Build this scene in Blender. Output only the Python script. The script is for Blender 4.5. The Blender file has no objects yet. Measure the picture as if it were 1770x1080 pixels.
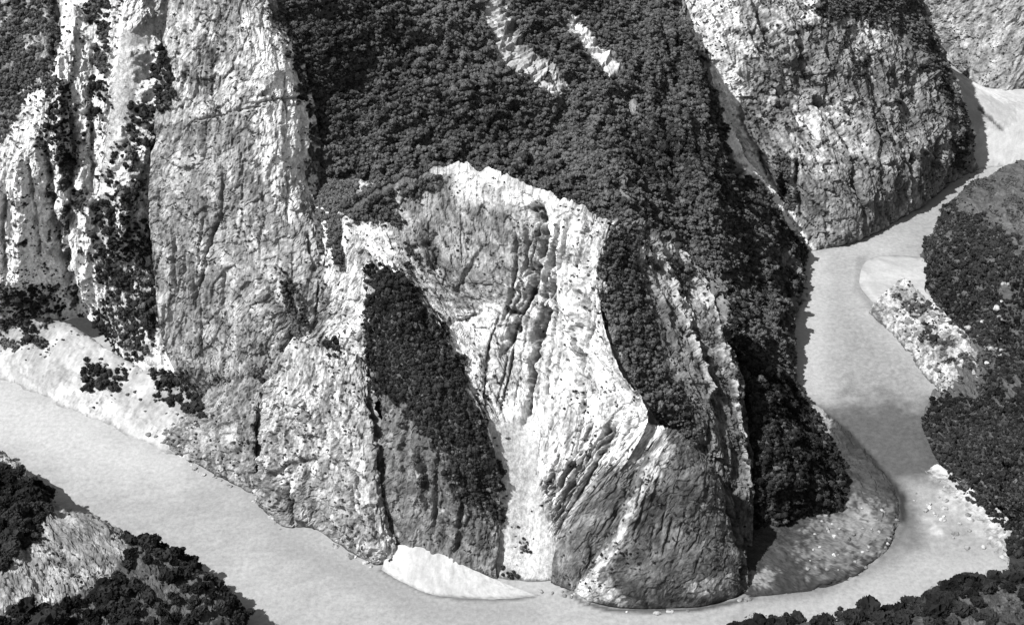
import bpy, math, random, time
import numpy as np
T0 = time.time()
rng = np.random.default_rng(7)
random.seed(7)
sc = bpy.context.scene
COL = sc.collection

# ------------------------------------------------------------------ camera, sky, sun, exposure
H_CAM, PITCH, HFOV = 400.0, math.radians(33), math.radians(40)
FPX = 885 / math.tan(HFOV / 2)
cam = bpy.data.cameras.new('camera'); cam_o = bpy.data.objects.new('camera', cam); COL.objects.link(cam_o)
cam_o.location = (0, 0, H_CAM); cam_o.rotation_euler = (math.pi / 2 - PITCH, 0, 0)
cam.sensor_width = 36; cam.lens = 18 / math.tan(HFOV / 2); cam.clip_start = 1; cam.clip_end = 20000
sc.camera = cam_o
SUN_EL, SUN_AZ = math.radians(54), math.radians(-113)      # azimuth clockwise from +Y
w = bpy.data.worlds.new('World'); sc.world = w; w.use_nodes = True
nt = w.node_tree; nt.nodes.clear()
sky = nt.nodes.new('ShaderNodeTexSky'); sky.sky_type = 'NISHITA'; sky.sun_disc = False
sky.sun_elevation = SUN_EL; sky.sun_rotation = SUN_AZ
bw = nt.nodes.new('ShaderNodeRGBToBW'); bg = nt.nodes.new('ShaderNodeBackground'); wo = nt.nodes.new('ShaderNodeOutputWorld')
nt.links.new(sky.outputs[0], bw.inputs[0]); nt.links.new(bw.outputs[0], bg.inputs[0]); nt.links.new(bg.outputs[0], wo.inputs[0])
bg.inputs[1].default_value = 0.10
sun = bpy.data.lights.new('sun', 'SUN'); sun_o = bpy.data.objects.new('sun', sun); COL.objects.link(sun_o)
sun.energy = 5.0; sun.angle = math.radians(0.6); sun.color = (1, 1, 1)
from mathutils import Vector
sd = Vector((math.sin(SUN_AZ) * math.cos(SUN_EL), math.cos(SUN_AZ) * math.cos(SUN_EL), math.sin(SUN_EL)))
sun_o.rotation_euler = sd.to_track_quat('Z', 'Y').to_euler(); sun_o.location = (-600, 300, 600)
vs = sc.view_settings; vs.view_transform = 'Standard'; vs.look = 'None'; vs.exposure = 0.45; vs.gamma = 1; vs.use_curve_mapping = False
sc.cycles.max_bounces = 4; sc.cycles.diffuse_bounces = 2

# ------------------------------------------------------------------ numeric helpers
SP, CP = math.sin(PITCH), math.cos(PITCH)
def pix(px, py, z):
    """point of the place at height z that is seen at photograph position (px, py)"""
    a = px - 885.0; b = -(py - 540.0)
    ry = FPX * CP + b * SP; rz = -FPX * SP + b * CP
    t = (z - H_CAM) / rz
    return np.array([a * t, ry * t, z])
def proj(P):
    x = P[..., 0]; y = P[..., 1]; z = P[..., 2] - H_CAM
    d = y * CP - z * SP; u = y * SP + z * CP
    d = np.maximum(d, 1.0)
    return np.stack([885 + FPX * x / d, 540 - FPX * u / d], -1)
def _h(i, j, k):
    n = (i * 374761393 + j * 668265263 + k * 2147483647 // 7) & 0xffffffff
    n = ((n ^ (n >> 13)) * 1274126177) & 0xffffffff
    n = ((n ^ (n >> 16)) * 2246822519) & 0xffffffff
    return ((n ^ (n >> 15)) & 0xffffff) / 16777216.0
def vnoise(x, y, z):
    xi = np.floor(x).astype(np.int64); yi = np.floor(y).astype(np.int64); zi = np.floor(z).astype(np.int64)
    fx = x - xi; fy = y - yi; fz = z - zi
    fx = fx * fx * (3 - 2 * fx); fy = fy * fy * (3 - 2 * fy); fz = fz * fz * (3 - 2 * fz)
    r = 0
    for a in (0, 1):
        wx = fx if a else 1 - fx
        for b in (0, 1):
            wy = fy if b else 1 - fy
            for c in (0, 1):
                r = r + wx * wy * (fz if c else 1 - fz) * _h(xi + a, yi + b, zi + c)
    return r * 2 - 1
def vnoise2(x, y, seed=0):
    xi = np.floor(x).astype(np.int64); yi = np.floor(y).astype(np.int64)
    fx = x - xi; fy = y - yi
    fx = fx * fx * (3 - 2 * fx); fy = fy * fy * (3 - 2 * fy)
    s = int(seed)
    return ((_h(xi, yi, s) * (1 - fx) + _h(xi + 1, yi, s) * fx) * (1 - fy) + (_h(xi, yi + 1, s) * (1 - fx) + _h(xi + 1, yi + 1, s) * fx) * fy) * 2 - 1
def fbm2(x, y, seed=0, o=4, g=.5):
    r = 0; a = 1; t = 0
    for i in range(o):
        r = r + a * vnoise2(x * 2 ** i + 17.3 * i, y * 2 ** i - 9.1 * i, seed + i); t += a; a *= g
    return r / t
def ridged2(x, y, seed=0, o=3):
    r = 0; a = 1; t = 0
    for i in range(o):
        r = r + a * (1 - 2 * np.abs(vnoise2(x * 2 ** i + 3.7 * i, y * 2 ** i + 5.1 * i, seed + i))); t += a; a *= .5
    return r / t
def worley2(x, y, seed=0):
    xi = np.floor(x).astype(np.int64); yi = np.floor(y).astype(np.int64)
    best = np.full(x.shape, 9.); sec = np.full(x.shape, 9.); cid = np.zeros(x.shape); gx = np.zeros(x.shape); gy = np.zeros(x.shape)
    for a in (-1, 0, 1):
        for b in (-1, 0, 1):
            cx = xi + a; cy = yi + b
            qx = cx + _h(cx, cy, seed) - x; qy = cy + _h(cx, cy, seed + 1) - y
            d = qx * qx + qy * qy
            c = _h(cx, cy, seed + 2)
            m = d < best
            sec = np.where(m, best, np.minimum(sec, d))
            best = np.where(m, d, best); cid = np.where(m, c, cid); gx = np.where(m, qx, gx); gy = np.where(m, qy, gy)
    return np.sqrt(best), np.sqrt(sec), cid, gx, gy
def seg_dist(Q, poly, closed=False):
    pts = np.array(poly, float); n = len(pts)
    d = np.full(Q.shape[:-1], 1e9); tt = np.zeros(Q.shape[:-1])
    m = n if closed else n - 1
    for i in range(m):
        a = pts[i]; b = pts[(i + 1) % n]; ab = b - a
        t = np.clip(((Q - a) @ ab) / max(ab @ ab, 1e-9), 0, 1)
        e = np.linalg.norm(Q - (a + t[..., None] * ab), axis=-1)
        mk = e < d; d = np.where(mk, e, d); tt = np.where(mk, (i + t) / m, tt)
    return d, tt
def inside(Q, poly):
    x = Q[..., 0]; y = Q[..., 1]; r = np.zeros(x.shape, bool); n = len(poly)
    for i in range(n):
        x0, y0 = poly[i]; x1, y1 = poly[(i + 1) % n]
        if y0 == y1: continue
        c = ((y0 > y) != (y1 > y)) & (x < (x1 - x0) * (y - y0) / (y1 - y0) + x0)
        r ^= c
    return r
def sdf(Q, poly):
    """positive inside, in photograph pixels"""
    shp = Q.shape[:-1]; F = Q.reshape(-1, 2); out = np.full(len(F), -999.)
    p = np.array(poly); lo = p.min(0) - 60; hi = p.max(0) + 60
    m = np.all((F > lo) & (F < hi), 1)
    if m.any():
        q = F[m]; d, _ = seg_dist(q, poly, True); out[m] = np.where(inside(q, poly), d, -d)
    return out.reshape(shp)
def sstep(a, b, x):
    t = np.clip((x - a) / (b - a), 0, 1); return t * t * (3 - 2 * t)
def catmull(P, u):
    """P (n,...) control, u in [0,n-1]"""
    n = len(P); i = np.clip(np.floor(u).astype(int), 0, n - 2); t = (u - i).reshape((-1,) + (1,) * (P.ndim - 1))
    p1 = P[i]; p2 = P[i + 1]
    p0 = np.where((i > 0).reshape(t.shape), P[np.maximum(i - 1, 0)], 2 * p1 - p2)
    p3 = np.where((i < n - 2).reshape(t.shape), P[np.minimum(i + 2, n - 1)], 2 * p2 - p1)
    cr = 0.5 * ((2 * p1) + (-p0 + p2) * t + (2 * p0 - 5 * p1 + 4 * p2 - p3) * t ** 2 + (-p0 + 3 * p1 - 3 * p2 + p3) * t ** 3)
    return .5 * cr + .5 * (p1 + (p2 - p1) * t) if False else cr

# ------------------------------------------------------------------ materials
def new_mat(name):
    m = bpy.data.materials.new(name); m.use_nodes = True; t = m.node_tree
    return m, t, t.nodes['Principled BSDF']
def nd(t, typ, **kw):
    n = t.nodes.new(typ)
    for k, v in kw.items(): setattr(n, k, v)
    return n
def rock_material(name, rough=.95, fine=1.0, bump=1.0):
    m, t, b = new_mat(name); L = t.links.new
    at = nd(t, 'ShaderNodeAttribute', attribute_name='tone')
    geo = nd(t, 'ShaderNodeNewGeometry')
    mp = nd(t, 'ShaderNodeMapping'); mp.inputs['Scale'].default_value = (1, 1, .7); L(geo.outputs['Position'], mp.inputs[0])
    n1 = nd(t, 'ShaderNodeTexNoise'); n1.inputs['Scale'].default_value = .7; n1.inputs['Detail'].default_value = 8; n1.inputs['Roughness'].default_value = .75
    L(mp.outputs[0], n1.inputs[0])
    r1 = nd(t, 'ShaderNodeMapRange'); L(n1.outputs[0], r1.inputs[0])
    r1.inputs[1].default_value = .36; r1.inputs[2].default_value = .62; r1.inputs[3].default_value = 1 - .5 * fine; r1.inputs[4].default_value = 1 + .28 * fine
    vo = nd(t, 'ShaderNodeTexVoronoi', feature='DISTANCE_TO_EDGE'); vo.inputs['Scale'].default_value = .22
    nw = nd(t, 'ShaderNodeTexNoise'); nw.inputs['Scale'].default_value = .3; nw.inputs['Detail'].default_value = 4; L(mp.outputs[0], nw.inputs[0])
    mx = nd(t, 'ShaderNodeVectorMath', operation='MULTIPLY_ADD'); L(nw.outputs['Color'], mx.inputs[0]); mx.inputs[1].default_value = (7, 7, 7); L(mp.outputs[0], mx.inputs[2])
    L(mx.outputs[0], vo.inputs[0])
    r2 = nd(t, 'ShaderNodeMapRange'); L(vo.outputs[0], r2.inputs[0]); r2.inputs[1].default_value = 0; r2.inputs[2].default_value = .07
    r2.inputs[3].default_value = 1 - .05 * fine; r2.inputs[4].default_value = 1
    a = nd(t, 'ShaderNodeMath', operation='MULTIPLY'); L(r1.outputs[0], a.inputs[0]); L(r2.outputs[0], a.inputs[1])
    c = nd(t, 'ShaderNodeMath', operation='MULTIPLY'); L(a.outputs[0], c.inputs[0]); L(at.outputs['Fac'], c.inputs[1])
    cl = nd(t, 'ShaderNodeClamp'); L(c.outputs[0], cl.inputs[0]); cl.inputs[1].default_value = .02; cl.inputs[2].default_value = .85
    L(cl.outputs[0], b.inputs['Base Color'])
    bp = nd(t, 'ShaderNodeBump'); bp.inputs['Strength'].default_value = .5 * bump; bp.inputs['Distance'].default_value = .7
    L(a.outputs[0], bp.inputs['Height']); L(bp.outputs[0], b.inputs['Normal'])
    b.inputs['Roughness'].default_value = rough; b.inputs['Specular IOR Level'].default_value = .15
    return m
M_ROCK = rock_material('limestone', fine=1.0)
M_SOIL = rock_material('wooded_soil', fine=.6, bump=.6)
M_SAND = rock_material('sand_and_gravel', fine=.22, bump=.25)
def leaf_material(name, lo, hi):
    m, t, b = new_mat(name); L = t.links.new
    oi = nd(t, 'ShaderNodeObjectInfo'); geo = nd(t, 'ShaderNodeNewGeometry')
    n = nd(t, 'ShaderNodeTexNoise'); n.inputs['Scale'].default_value = .022; n.inputs['Detail'].default_value = 5; L(geo.outputs['Position'], n.inputs[0])
    ad = nd(t, 'ShaderNodeMath', operation='ADD'); L(oi.outputs['Random'], ad.inputs[0]); mm_ = nd(t, 'ShaderNodeMath', operation='MULTIPLY_ADD'); L(n.outputs[0], mm_.inputs[0]); mm_.inputs[1].default_value = 2.6; mm_.inputs[2].default_value = -.8; L(mm_.outputs[0], ad.inputs[1])
    r = nd(t, 'ShaderNodeMapRange'); L(ad.outputs[0], r.inputs[0]); r.inputs[1].default_value = .45; r.inputs[2].default_value = 1.45
    r.inputs[3].default_value = lo; r.inputs[4].default_value = hi; L(r.outputs[0], b.inputs['Base Color'])
    b.inputs['Roughness'].default_value = .9; b.inputs['Specular IOR Level'].default_value = .05
    return m
M_LEAF = leaf_material('foliage', .022, .125)
M_LEAFD = leaf_material('dark_foliage', .010, .036)  # darker copy of foliage; on the shadowed spur it stands in for shade
M_BARK, _t, _b = new_mat('bark'); _b.inputs['Base Color'].default_value = (.09, .09, .09, 1); _b.inputs['Roughness'].default_value = .9

# ------------------------------------------------------------------ mesh helpers
def grid_mesh(name, P, tone, mat, smooth=False):
    nv, nu = P.shape[:2]
    me = bpy.data.meshes.new(name)
    me.vertices.add(nu * nv); me.vertices.foreach_set('co', P.reshape(-1).astype(np.float32))
    idx = np.arange(nu * nv).reshape(nv, nu)
    q = np.stack([idx[:-1, :-1], idx[:-1, 1:], idx[1:, 1:], idx[1:, :-1]], -1).reshape(-1, 4)
    me.loops.add(q.size); me.loops.foreach_set('vertex_index', q.reshape(-1).astype(np.int32))
    me.polygons.add(len(q)); me.polygons.foreach_set('loop_start', np.arange(0, q.size, 4, dtype=np.int32))
    me.update(calc_edges=True)
    at = me.attributes.new('tone', 'FLOAT', 'POINT'); at.data.foreach_set('value', tone.reshape(-1).astype(np.float32))
    me.polygons.foreach_set('use_smooth', np.full(len(q), smooth))
    me.materials.append(mat)
    return me
def link(name, me, parent=None, label=None, cat=None, group=None, kind=None):
    o = bpy.data.objects.new(name, me); COL.objects.link(o)
    if parent: o.parent = parent
    if label: o['label'] = label
    if cat: o['category'] = cat
    if group: o['group'] = group
    if kind: o['kind'] = kind
    return o

# regions of the rock face by their place in the view: (outline, tone, edge roughness px, weight)
TONES = []; STROKES = []; VEG = []
def region(poly, tone, rough=10, wgt=1.0, only=None): TONES.append((poly, tone, rough, wgt, only))
def groove(poly, width, depth, tone=None, only=None): STROKES.append((poly, width, depth, tone, only))
def veg(poly, dens=1.0, rough=10, size=1.0, only=None, kind='forest'): VEG.append((poly, dens, rough, size, only, kind))

SMOOTH = []; GAPS = []
SCATTER = []      # (positions, normals, size, kind)
def patch(name, rows, step=2.2, base=.4, var=.5, mat=None, relief=1.0, flow=(9, 55), block=(4.5, 9), blk=.8, back=(), front=(),
          label=None, cat=None, kind='structure', seed=1, speck=.3, smooth=False, fade_toe=True, tri=None, wander=1.0, plants=None):
    R = [np.array([pix(*q) for q in r]) for r in rows]
    n = max(len(r) for r in R) * 3
    RR = []
    for r in R:
        f = catmull(r, np.linspace(0, len(r) - 1, 120))
        q = np.r_[0, np.cumsum(np.linalg.norm(np.diff(f, axis=0), axis=1))]; q /= q[-1]
        u = np.linspace(0, 1, n)
        RR.append(np.stack([np.interp(u, q, f[:, k]) for k in range(3)], -1))
    for (dx, dy, dz) in front: RR.insert(0, RR[0] + np.array([dx, dy, dz]))
    for (dx, dy, dz) in back: RR.append(RR[-1] + np.array([dx, dy, dz]))
    G = np.stack(RR)                        # rows, cols, 3
    pp = proj(G)
    wpx = np.linalg.norm(np.diff(pp, axis=1), axis=-1).sum(1).max(); vis = pp
    hseg = np.maximum(np.linalg.norm(np.diff(pp, axis=0), axis=-1), 0).mean(1)
    hm = np.linalg.norm(np.diff(G, axis=0), axis=-1).mean(1) * 2.2
    hseg = np.maximum(hseg, hm * .5)
    nu = int(np.clip(wpx / step, 20, 700))
    cnt = np.maximum((hseg / step).astype(int), 2)
    vpar = np.concatenate([i + np.arange(c) / c for i, c in enumerate(cnt)] + [[len(RR) - 1.0]])
    A = catmull(G, vpar)                    # nv, n, 3
    A = np.swapaxes(catmull(np.swapaxes(A, 0, 1), np.linspace(0, n - 1, nu)), 0, 1).copy()
    nv = A.shape[0]
    # metric parameters that follow the face
    s = np.cumsum(np.r_[0, np.linalg.norm(np.diff(A, axis=1), axis=-1).mean(0)])
    t = np.cumsum(np.r_[0, np.linalg.norm(np.diff(A, axis=0), axis=-1).mean(1)])
    S, T = np.meshgrid(s, t)
    du = np.gradient(A, axis=1); dv = np.gradient(A, axis=0)
    N = np.cross(du, dv); N /= np.linalg.norm(N, axis=-1, keepdims=True) + 1e-9
    if (N[..., 2].mean() < 0): N = -N
    S2 = S + 5 * wander * fbm2(S / 25, T / 25, seed + 50, 3); T2 = T + 6 * wander * fbm2(S / 25, T / 25, seed + 60, 3)
    big = ridged2(S2 / flow[0] / 2.4, T2 / flow[1] / 1.3, seed, 3)
    mid = fbm2(S2 / flow[0] * 1.5, T2 / flow[1] * 2.5, seed + 9, 4, .55)
    f1, f2, cid, gx, gy = worley2(S2 / block[0], T2 / block[1], seed + 20)
    g1, g2, cid2, gx2, gy2 = worley2(S2 / block[0] * 2.7 + 5, T2 / block[1] * 2.7, seed + 30)
    fine = fbm2(S / 1.6, T / 2.6, seed + 40, 3, .6)
    blocks = (cid - .5) * 1.6 + (gx * (cid2 - .5) * 2.0 + gy * 1.1) * .9
    blocks2 = (cid2 - .5) + gx2 * .6 * (cid - .5) + gy2 * .7
    crack = np.exp(-((f2 - f1) / .07) ** 2); crack2 = np.exp(-((g2 - g1) / .12) ** 2)
    damp = np.ones(S.shape)
    for poly, only in SMOOTH:
        if name in only: damp = damp * (1 - .93 * sstep(-6, 8, sdf(proj(A), poly)))
    fine2 = fbm2(S / .9, T / 1.3, seed + 45, 2, .6)
    rid2 = ridged2(S2 / 5.5, T2 / 17, seed + 15, 3)
    D = relief * damp * (1.0 * rid2 + 2.3 * big + 2.2 * mid + blk * (.8 * blocks + .5 * blocks2 - .3 * crack - .15 * crack2) + .55 * fine + .2 * fine2)
    Q = proj(A)
    Qw = Q.copy(); Qw[..., 0] += 9 * fbm2(Q[..., 0] / 26, Q[..., 1] / 26, 91, 4, .65); Qw[..., 1] += 9 * fbm2(Q[..., 0] / 26, Q[..., 1] / 26, 97, 4, .65)
    nz = fbm2(S2 / 7, T2 / 13, seed + 70, 5, .7)
    nz2 = fbm2(S / 2.2, T / 3.2, seed + 80, 3, .7)
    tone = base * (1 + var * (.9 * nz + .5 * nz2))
    edge = fbm2(Q[..., 0] / 9, Q[..., 1] / 9, 33, 4, .75)
    for poly, tn, rough, wgt, only in TONES:
        if only and name not in only: continue
        d = sdf(Qw, poly)
        if d.max() < -30: continue
        k = sstep(-rough * .35, rough * .35, d + edge * rough * 1.6) * wgt
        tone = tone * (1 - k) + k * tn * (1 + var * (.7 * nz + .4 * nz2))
    tone = tone * (1 - .2 * crack * min(blk, 1) * damp) * (1 - .1 * crack2 * min(blk, 1) * damp)
    # lichen and crack specks
    spk = fbm2(S2 / 2.4, T2 / 5.0, seed + 110, 3, .75) + .35 * nz
    spk2 = fbm2(S2 / 1.3 + 40, T2 / 2.0, seed + 120, 3, .8) + .3 * fbm2(S2 / 18, T2 / 30, seed + 125, 2)
    loc = sstep(-.35, .3, fbm2(S2 / 16, T2 / 26, seed + 127, 3, .6))             # specks gather in places
    bare = 1 - .4 * sstep(.5, .7, tone); isr = 1.0 if mat is None else 0.0                                           # bare white rock has few
    tone = tone * (1 - .6 * damp * bare * (.25 + .75 * loc) * sstep(.42 - speck, .6 - speck, spk)) * (1 - .4 * damp * bare * (.2 + .8 * loc) * sstep(.36 - speck, .5 - speck, spk2))
    # bedding and joint lines
    bl = np.abs(fbm2(S2 / 30 + T2 / 40, T2 / 9 - S2 / 60, seed + 140, 3, .6)); jl = np.abs(fbm2(S2 / 6, T2 / 45, seed + 145, 3, .6))
    tone = tone * (1 - isr * .25 * damp * bare * sstep(.03, .0, bl)) * (1 - isr * .5 * damp * bare * sstep(.028, .0, jl) * loc)
    mot = fbm2(S2 / 4.2, T2 / 6.5, seed + 150, 4, .7)
    tone = tone * (1 + isr * damp * (.38 * sstep(.02, .22, mot) - .30 * sstep(-.02, -.22, mot)))
    D = D - isr * damp * relief * (.25 * sstep(.04, .0, bl) + .7 * sstep(.03, .0, jl))
    if speck > -.1: tone = tone * (1 + .35 * damp * sstep(.05, .35, fbm2(S2 / 5, T2 / 6, seed + 130, 4, .7)))
    for poly, wd, dep, tn, only in STROKES:
        if only and name not in only: continue
        Fq = Q.reshape(-1, 2); p = np.array(poly); lo = p.min(0) - wd * 3; hi = p.max(0) + wd * 3
        m = np.all((Fq > lo) & (Fq < hi), 1)
        if not m.any(): continue
        d, tt = seg_dist(Qw.reshape(-1, 2)[m] * .5 + Fq[m] * .5, poly)
        k = np.exp(-np.abs(d / (wd * (.8 + .9 * fbm2(Fq[m][:, 0] / 15, Fq[m][:, 1] / 15, 57, 2)))) ** 2) * np.clip(np.minimum(tt, 1 - tt) * 6 + .15, 0, 1) * np.clip(.85 + .5 * fbm2(Fq[m][:, 0] / 12, Fq[m][:, 1] / 12, 55, 3, .7), .1, 1.3)
        Df = D.reshape(-1); Df[m] -= dep * k; D = Df.reshape(D.shape)
        if tn is not None:
            Tf = tone.reshape(-1); k2 = sstep(.35, .8, k + .25 * edge.reshape(-1)[m]); Tf[m] = Tf[m] * (1 - k2) + tn * k2; tone = Tf.reshape(tone.shape)
    if fade_toe: D = D * sstep(0, 5, T - t[0])
    else: A[..., 2] += .9 * fbm2(A[..., 0] / 14, A[..., 1] / 14, seed + 5, 4, .6)
    A += N * D[..., None]
    # planted areas
    for poly, dens, rough, size, only, vk in VEG:
        if only and name not in only: continue
        d = sdf(Q, poly)
        if d.max() < -20: continue
        cl = d + rough * 1.7 * fbm2(Q[..., 0] / 24, Q[..., 1] / 24, 41, 3, .6)
        mk = (cl > 0) & (A[..., 2] > .3)
        if dens < 1: mk &= fbm2(Q[..., 0] / 16, Q[..., 1] / 16, 47, 3, .6) > np.interp(dens, [0, .2, .5, 1], [.6, .3, .0, -1])
        if name in ('wooded_slope', 'right_flank'):
            gap = np.zeros(mk.shape, bool)
            for gp, gd in GAPS:
                g = sdf(Qw, gp) + 9 * edge; gap |= (g > 0) & (fbm2(Q[..., 0] / 11, Q[..., 1] / 11, 49, 3, .7) < gd)
            mk &= ~gap
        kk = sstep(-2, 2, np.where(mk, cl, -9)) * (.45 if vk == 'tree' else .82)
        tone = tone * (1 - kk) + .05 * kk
        ar = np.linalg.norm(np.cross(np.gradient(A, axis=1), np.gradient(A, axis=0)), axis=-1)
        sel = np.flatnonzero(mk.reshape(-1))
        if len(sel) == 0: continue
        a = ar.reshape(-1)[sel]; r0 = (.84 if vk.startswith('forest') else 1.6 if vk == 'tree' else 2.0) * size
        cntt = int(a.sum() / (1.55 * r0 * r0)) 
        pk = rng.choice(sel, min(cntt, 220000), p=a / a.sum())
        Pn = A.reshape(-1, 3)[pk]; Nn = N.reshape(-1, 3)[pk]
        SCATTER.append((Pn, Nn, np.full(len(Pn), r0), vk, name))
        # the edge of a wood breaks up into single small bushes
        fr = ((cl <= 0) & (d > -34) & (A[..., 2] > 1.5)).reshape(-1)
        fs = np.flatnonzero(fr)
        if len(fs) and vk != 'near':
            pw_ = ar.reshape(-1)[fs] * np.exp(d.reshape(-1)[fs] / 11) * (fbm2(Q[..., 0].reshape(-1)[fs] / 13, Q[..., 1].reshape(-1)[fs] / 13, 61, 2) > -.1)
            k = min(int(pw_.sum() * .16), 6000)
            if k > 3:
                pk = rng.choice(fs, k, p=pw_ / pw_.sum())
                SCATTER.append((A.reshape(-1, 3)[pk], N.reshape(-1, 3)[pk], rng.uniform(.4, 1.1, k) * size, 'scrub', name))
    tone = tone * (1 - .7 * sstep(1.0, .3, A[..., 2] + .5 * edge)) if mat is None else (tone * (1 - .35 * sstep(.9, .1, A[..., 2] + .8 * edge)) if mat is M_SAND else tone)  # waterline shadow painted dark on rock; wet margin on sand
    tone = np.clip(tone, .03, .8)
    if plants is None: plants = .03 if (mat is None) else 0
    if plants:
        ar = np.linalg.norm(np.cross(np.gradient(A, axis=1), np.gradient(A, axis=0)), axis=-1)
        pw = (ar * (.15 + loc * 1.2) * sstep(-.1, .5, nz + .3 * nz2 + .25) * damp * (A[..., 2] > 2)).reshape(-1)
        k = min(int(pw.sum() * plants * 4), 9000)
        if k > 5:
            pk = rng.choice(len(pw), k, p=pw / pw.sum())
            SCATTER.append((A.reshape(-1, 3)[pk], N.reshape(-1, 3)[pk], rng.uniform(.25, .8, k), 'scrub', name))
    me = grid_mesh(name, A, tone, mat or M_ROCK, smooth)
    return link(name, me, label=label, cat=cat, kind=kind)
# ================================================================== ground sheet and river
def flat(name, x0, x1, y0, y1, z, mat, label=None):
    me = bpy.data.meshes.new(name); me.from_pydata([(x0, y0, z), (x1, y0, z), (x1, y1, z), (x0, y1, z)], [], [(0, 1, 2, 3)])
    me.materials.append(mat); at = me.attributes.new('tone', 'FLOAT', 'POINT'); at.data.foreach_set('value', [.25] * 4)
    return link(name, me, label=label, kind='structure')
flat('ground', -4000, 4000, -2500, 9000, -6, M_SOIL, 'valley floor under the river and hills')

def water_material():
    m, t, b = new_mat('silty_water'); L = t.links.new
    at = nd(t, 'ShaderNodeAttribute', attribute_name='tone'); geo = nd(t, 'ShaderNodeNewGeometry')
    n = nd(t, 'ShaderNodeTexNoise'); n.inputs['Scale'].default_value = .5; n.inputs['Detail'].default_value = 6; n.inputs['Roughness'].default_value = .7; L(geo.outputs['Position'], n.inputs[0])
    r = nd(t, 'ShaderNodeMapRange'); L(n.outputs[0], r.inputs[0]); r.inputs[1].default_value = .3; r.inputs[2].default_value = .7; r.inputs[3].default_value = .78; r.inputs[4].default_value = 1.2
    c = nd(t, 'ShaderNodeMath', operation='MULTIPLY'); L(r.outputs[0], c.inputs[0]); L(at.outputs['Fac'], c.inputs[1]); L(c.outputs[0], b.inputs['Base Color'])
    bp = nd(t, 'ShaderNodeBump'); bp.inputs['Strength'].default_value = .5; bp.inputs['Distance'].default_value = .4; L(n.outputs[0], bp.inputs['Height']); L(bp.outputs[0], b.inputs['Normal'])
    b.inputs['Roughness'].default_value = .28; b.inputs['IOR'].default_value = 1.33
    return m
M_WATER = water_material()
# riverbed tone: pale silty shallows, darker deep or stony water, rock shadows painted in
def river():
    xs = np.linspace(-420, 520, 560); ys = np.linspace(230, 1150, 620)
    X, Y = np.meshgrid(xs, ys); Z = np.zeros_like(X)
    P = np.stack([X, Y, Z], -1); Q = proj(P)
    e = fbm2(X / 9, Y / 9, 5, 4, .6); f = fbm2(X / 40, Y / 40, 8, 3, .5); sp = fbm2(X / 1.8, Y / 1.8, 12, 3, .7)
    st = fbm2((X + Y * .35) / 16, (Y - X * .35) / 3.5, 15, 4, .65)
    tone = .50 + .07 * f + .05 * e + .05 * sp + .07 * st
    def blend(poly, tn, rough, amp=8, sper=.0):
        nonlocal tone
        d = sdf(Q, poly) + amp * e
        k = sstep(-rough, rough, d)
        tone = tone * (1 - k) + k * (tn * (1 + sper * sp + .1 * e))
    blend([(-60, 640), (0, 650), (130, 700), (230, 755), (330, 790), (300, 840), (120, 800), (-60, 760)], .64, 40)
    blend([(430, 850), (500, 925), (600, 965), (680, 995), (760, 1035), (930, 1040), (930, 1075), (740, 1080), (600, 1010), (480, 950)], .40, 25)  # shadow of the left rocks painted on the water
    blend([(1385, 440), (1430, 440), (1425, 640), (1450, 720), (1370, 670), (1380, 540)], .58, 14)
    blend([(1450, 520), (1520, 580), (1600, 640), (1620, 760), (1480, 760), (1440, 640)], .40, 35, 25, .3)
    blend([(1290, 900), (1330, 700), (1480, 690), (1640, 690), (1720, 780), (1640, 900), (1560, 960), (1420, 1040), (1290, 1050)], .15, 42, 44, .3)  # dark water of the bend, shadow of the spur partly painted in
    blend([(1370, 672), (1450, 735), (1520, 815), (1556, 875), (1480, 870), (1400, 780)], .34, 5, 3)
    blend([(1420, 900), (1500, 880), (1560, 870), (1545, 940), (1470, 1000), (1400, 1000)], .36, 30, 24, 1.0)
    blend([(1560, 830), (1630, 830), (1740, 930), (1740, 985), (1660, 1000), (1600, 930)], .46, 20, 10, .2)
    blend([(1610, 825), (1650, 840), (1735, 915), (1735, 950), (1690, 925), (1640, 880)], .58, 8, 26, .5)
    blend([(1585, 885), (1615, 900), (1640, 930), (1610, 925)], .6, 8, 14, .5)
    blend([(1290, 1045), (1420, 1030), (1600, 960), (1760, 950), (1700, 1030), (1500, 1060), (1300, 1100)], .52, 22)
    blend([(1480, 445), (1500, 440), (1488, 490), (1540, 560), (1520, 560), (1478, 500)], .36, 8)
    # narrow dark lines on the water: past the wooded spur, then along two shores
    for pl, wd, tn in (([(1362, 668), (1390, 695), (1425, 720), (1462, 748), (1500, 790), (1530, 825), (1558, 860), (1560, 895)], 8, .05),
                       ([(660, 985), (700, 1005), (740, 1025), (800, 1034), (860, 1036), (925, 1030)], 4, .2),
                       ([(980, 1020), (1010, 1042), (1060, 1054), (1130, 1056), (1200, 1053), (1260, 1042), (1300, 1032)], 4, .12)):
        d, _ = seg_dist(Q, pl); k = sstep(wd * 1.5, wd * .4, d + 1.0 * e); tone = tone * (1 - k) + k * tn
    me = grid_mesh('river', P, np.clip(tone * .62, .03, .7), M_WATER, True)
    link('river', me, label='pale silty river looping round the rocky spur', kind='structure')
river()

# ================================================================== tone regions (weathering, with some painted light) and cracks
WHITE, PALE, GREY, DARK = .8, .62, .30, .17
# left cliffs
region([(100, 0), (130, -60), (280, -60), (275, 60), (268, 250), (200, 330), (150, 560), (60, 580), (-80, 620), (-80, 250), (50, 160), (110, 120)], WHITE, 12, .8, ('left_cliff',))
region([(-80, -60), (110, -60), (100, 110), (40, 170), (0, 250), (-80, 280)], .2, 14, .9, ('left_cliff',))
region([(200, 40), (270, 30), (268, 210), (205, 300), (185, 200)], .72, 10, 1, ('left_cliff',))
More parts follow.
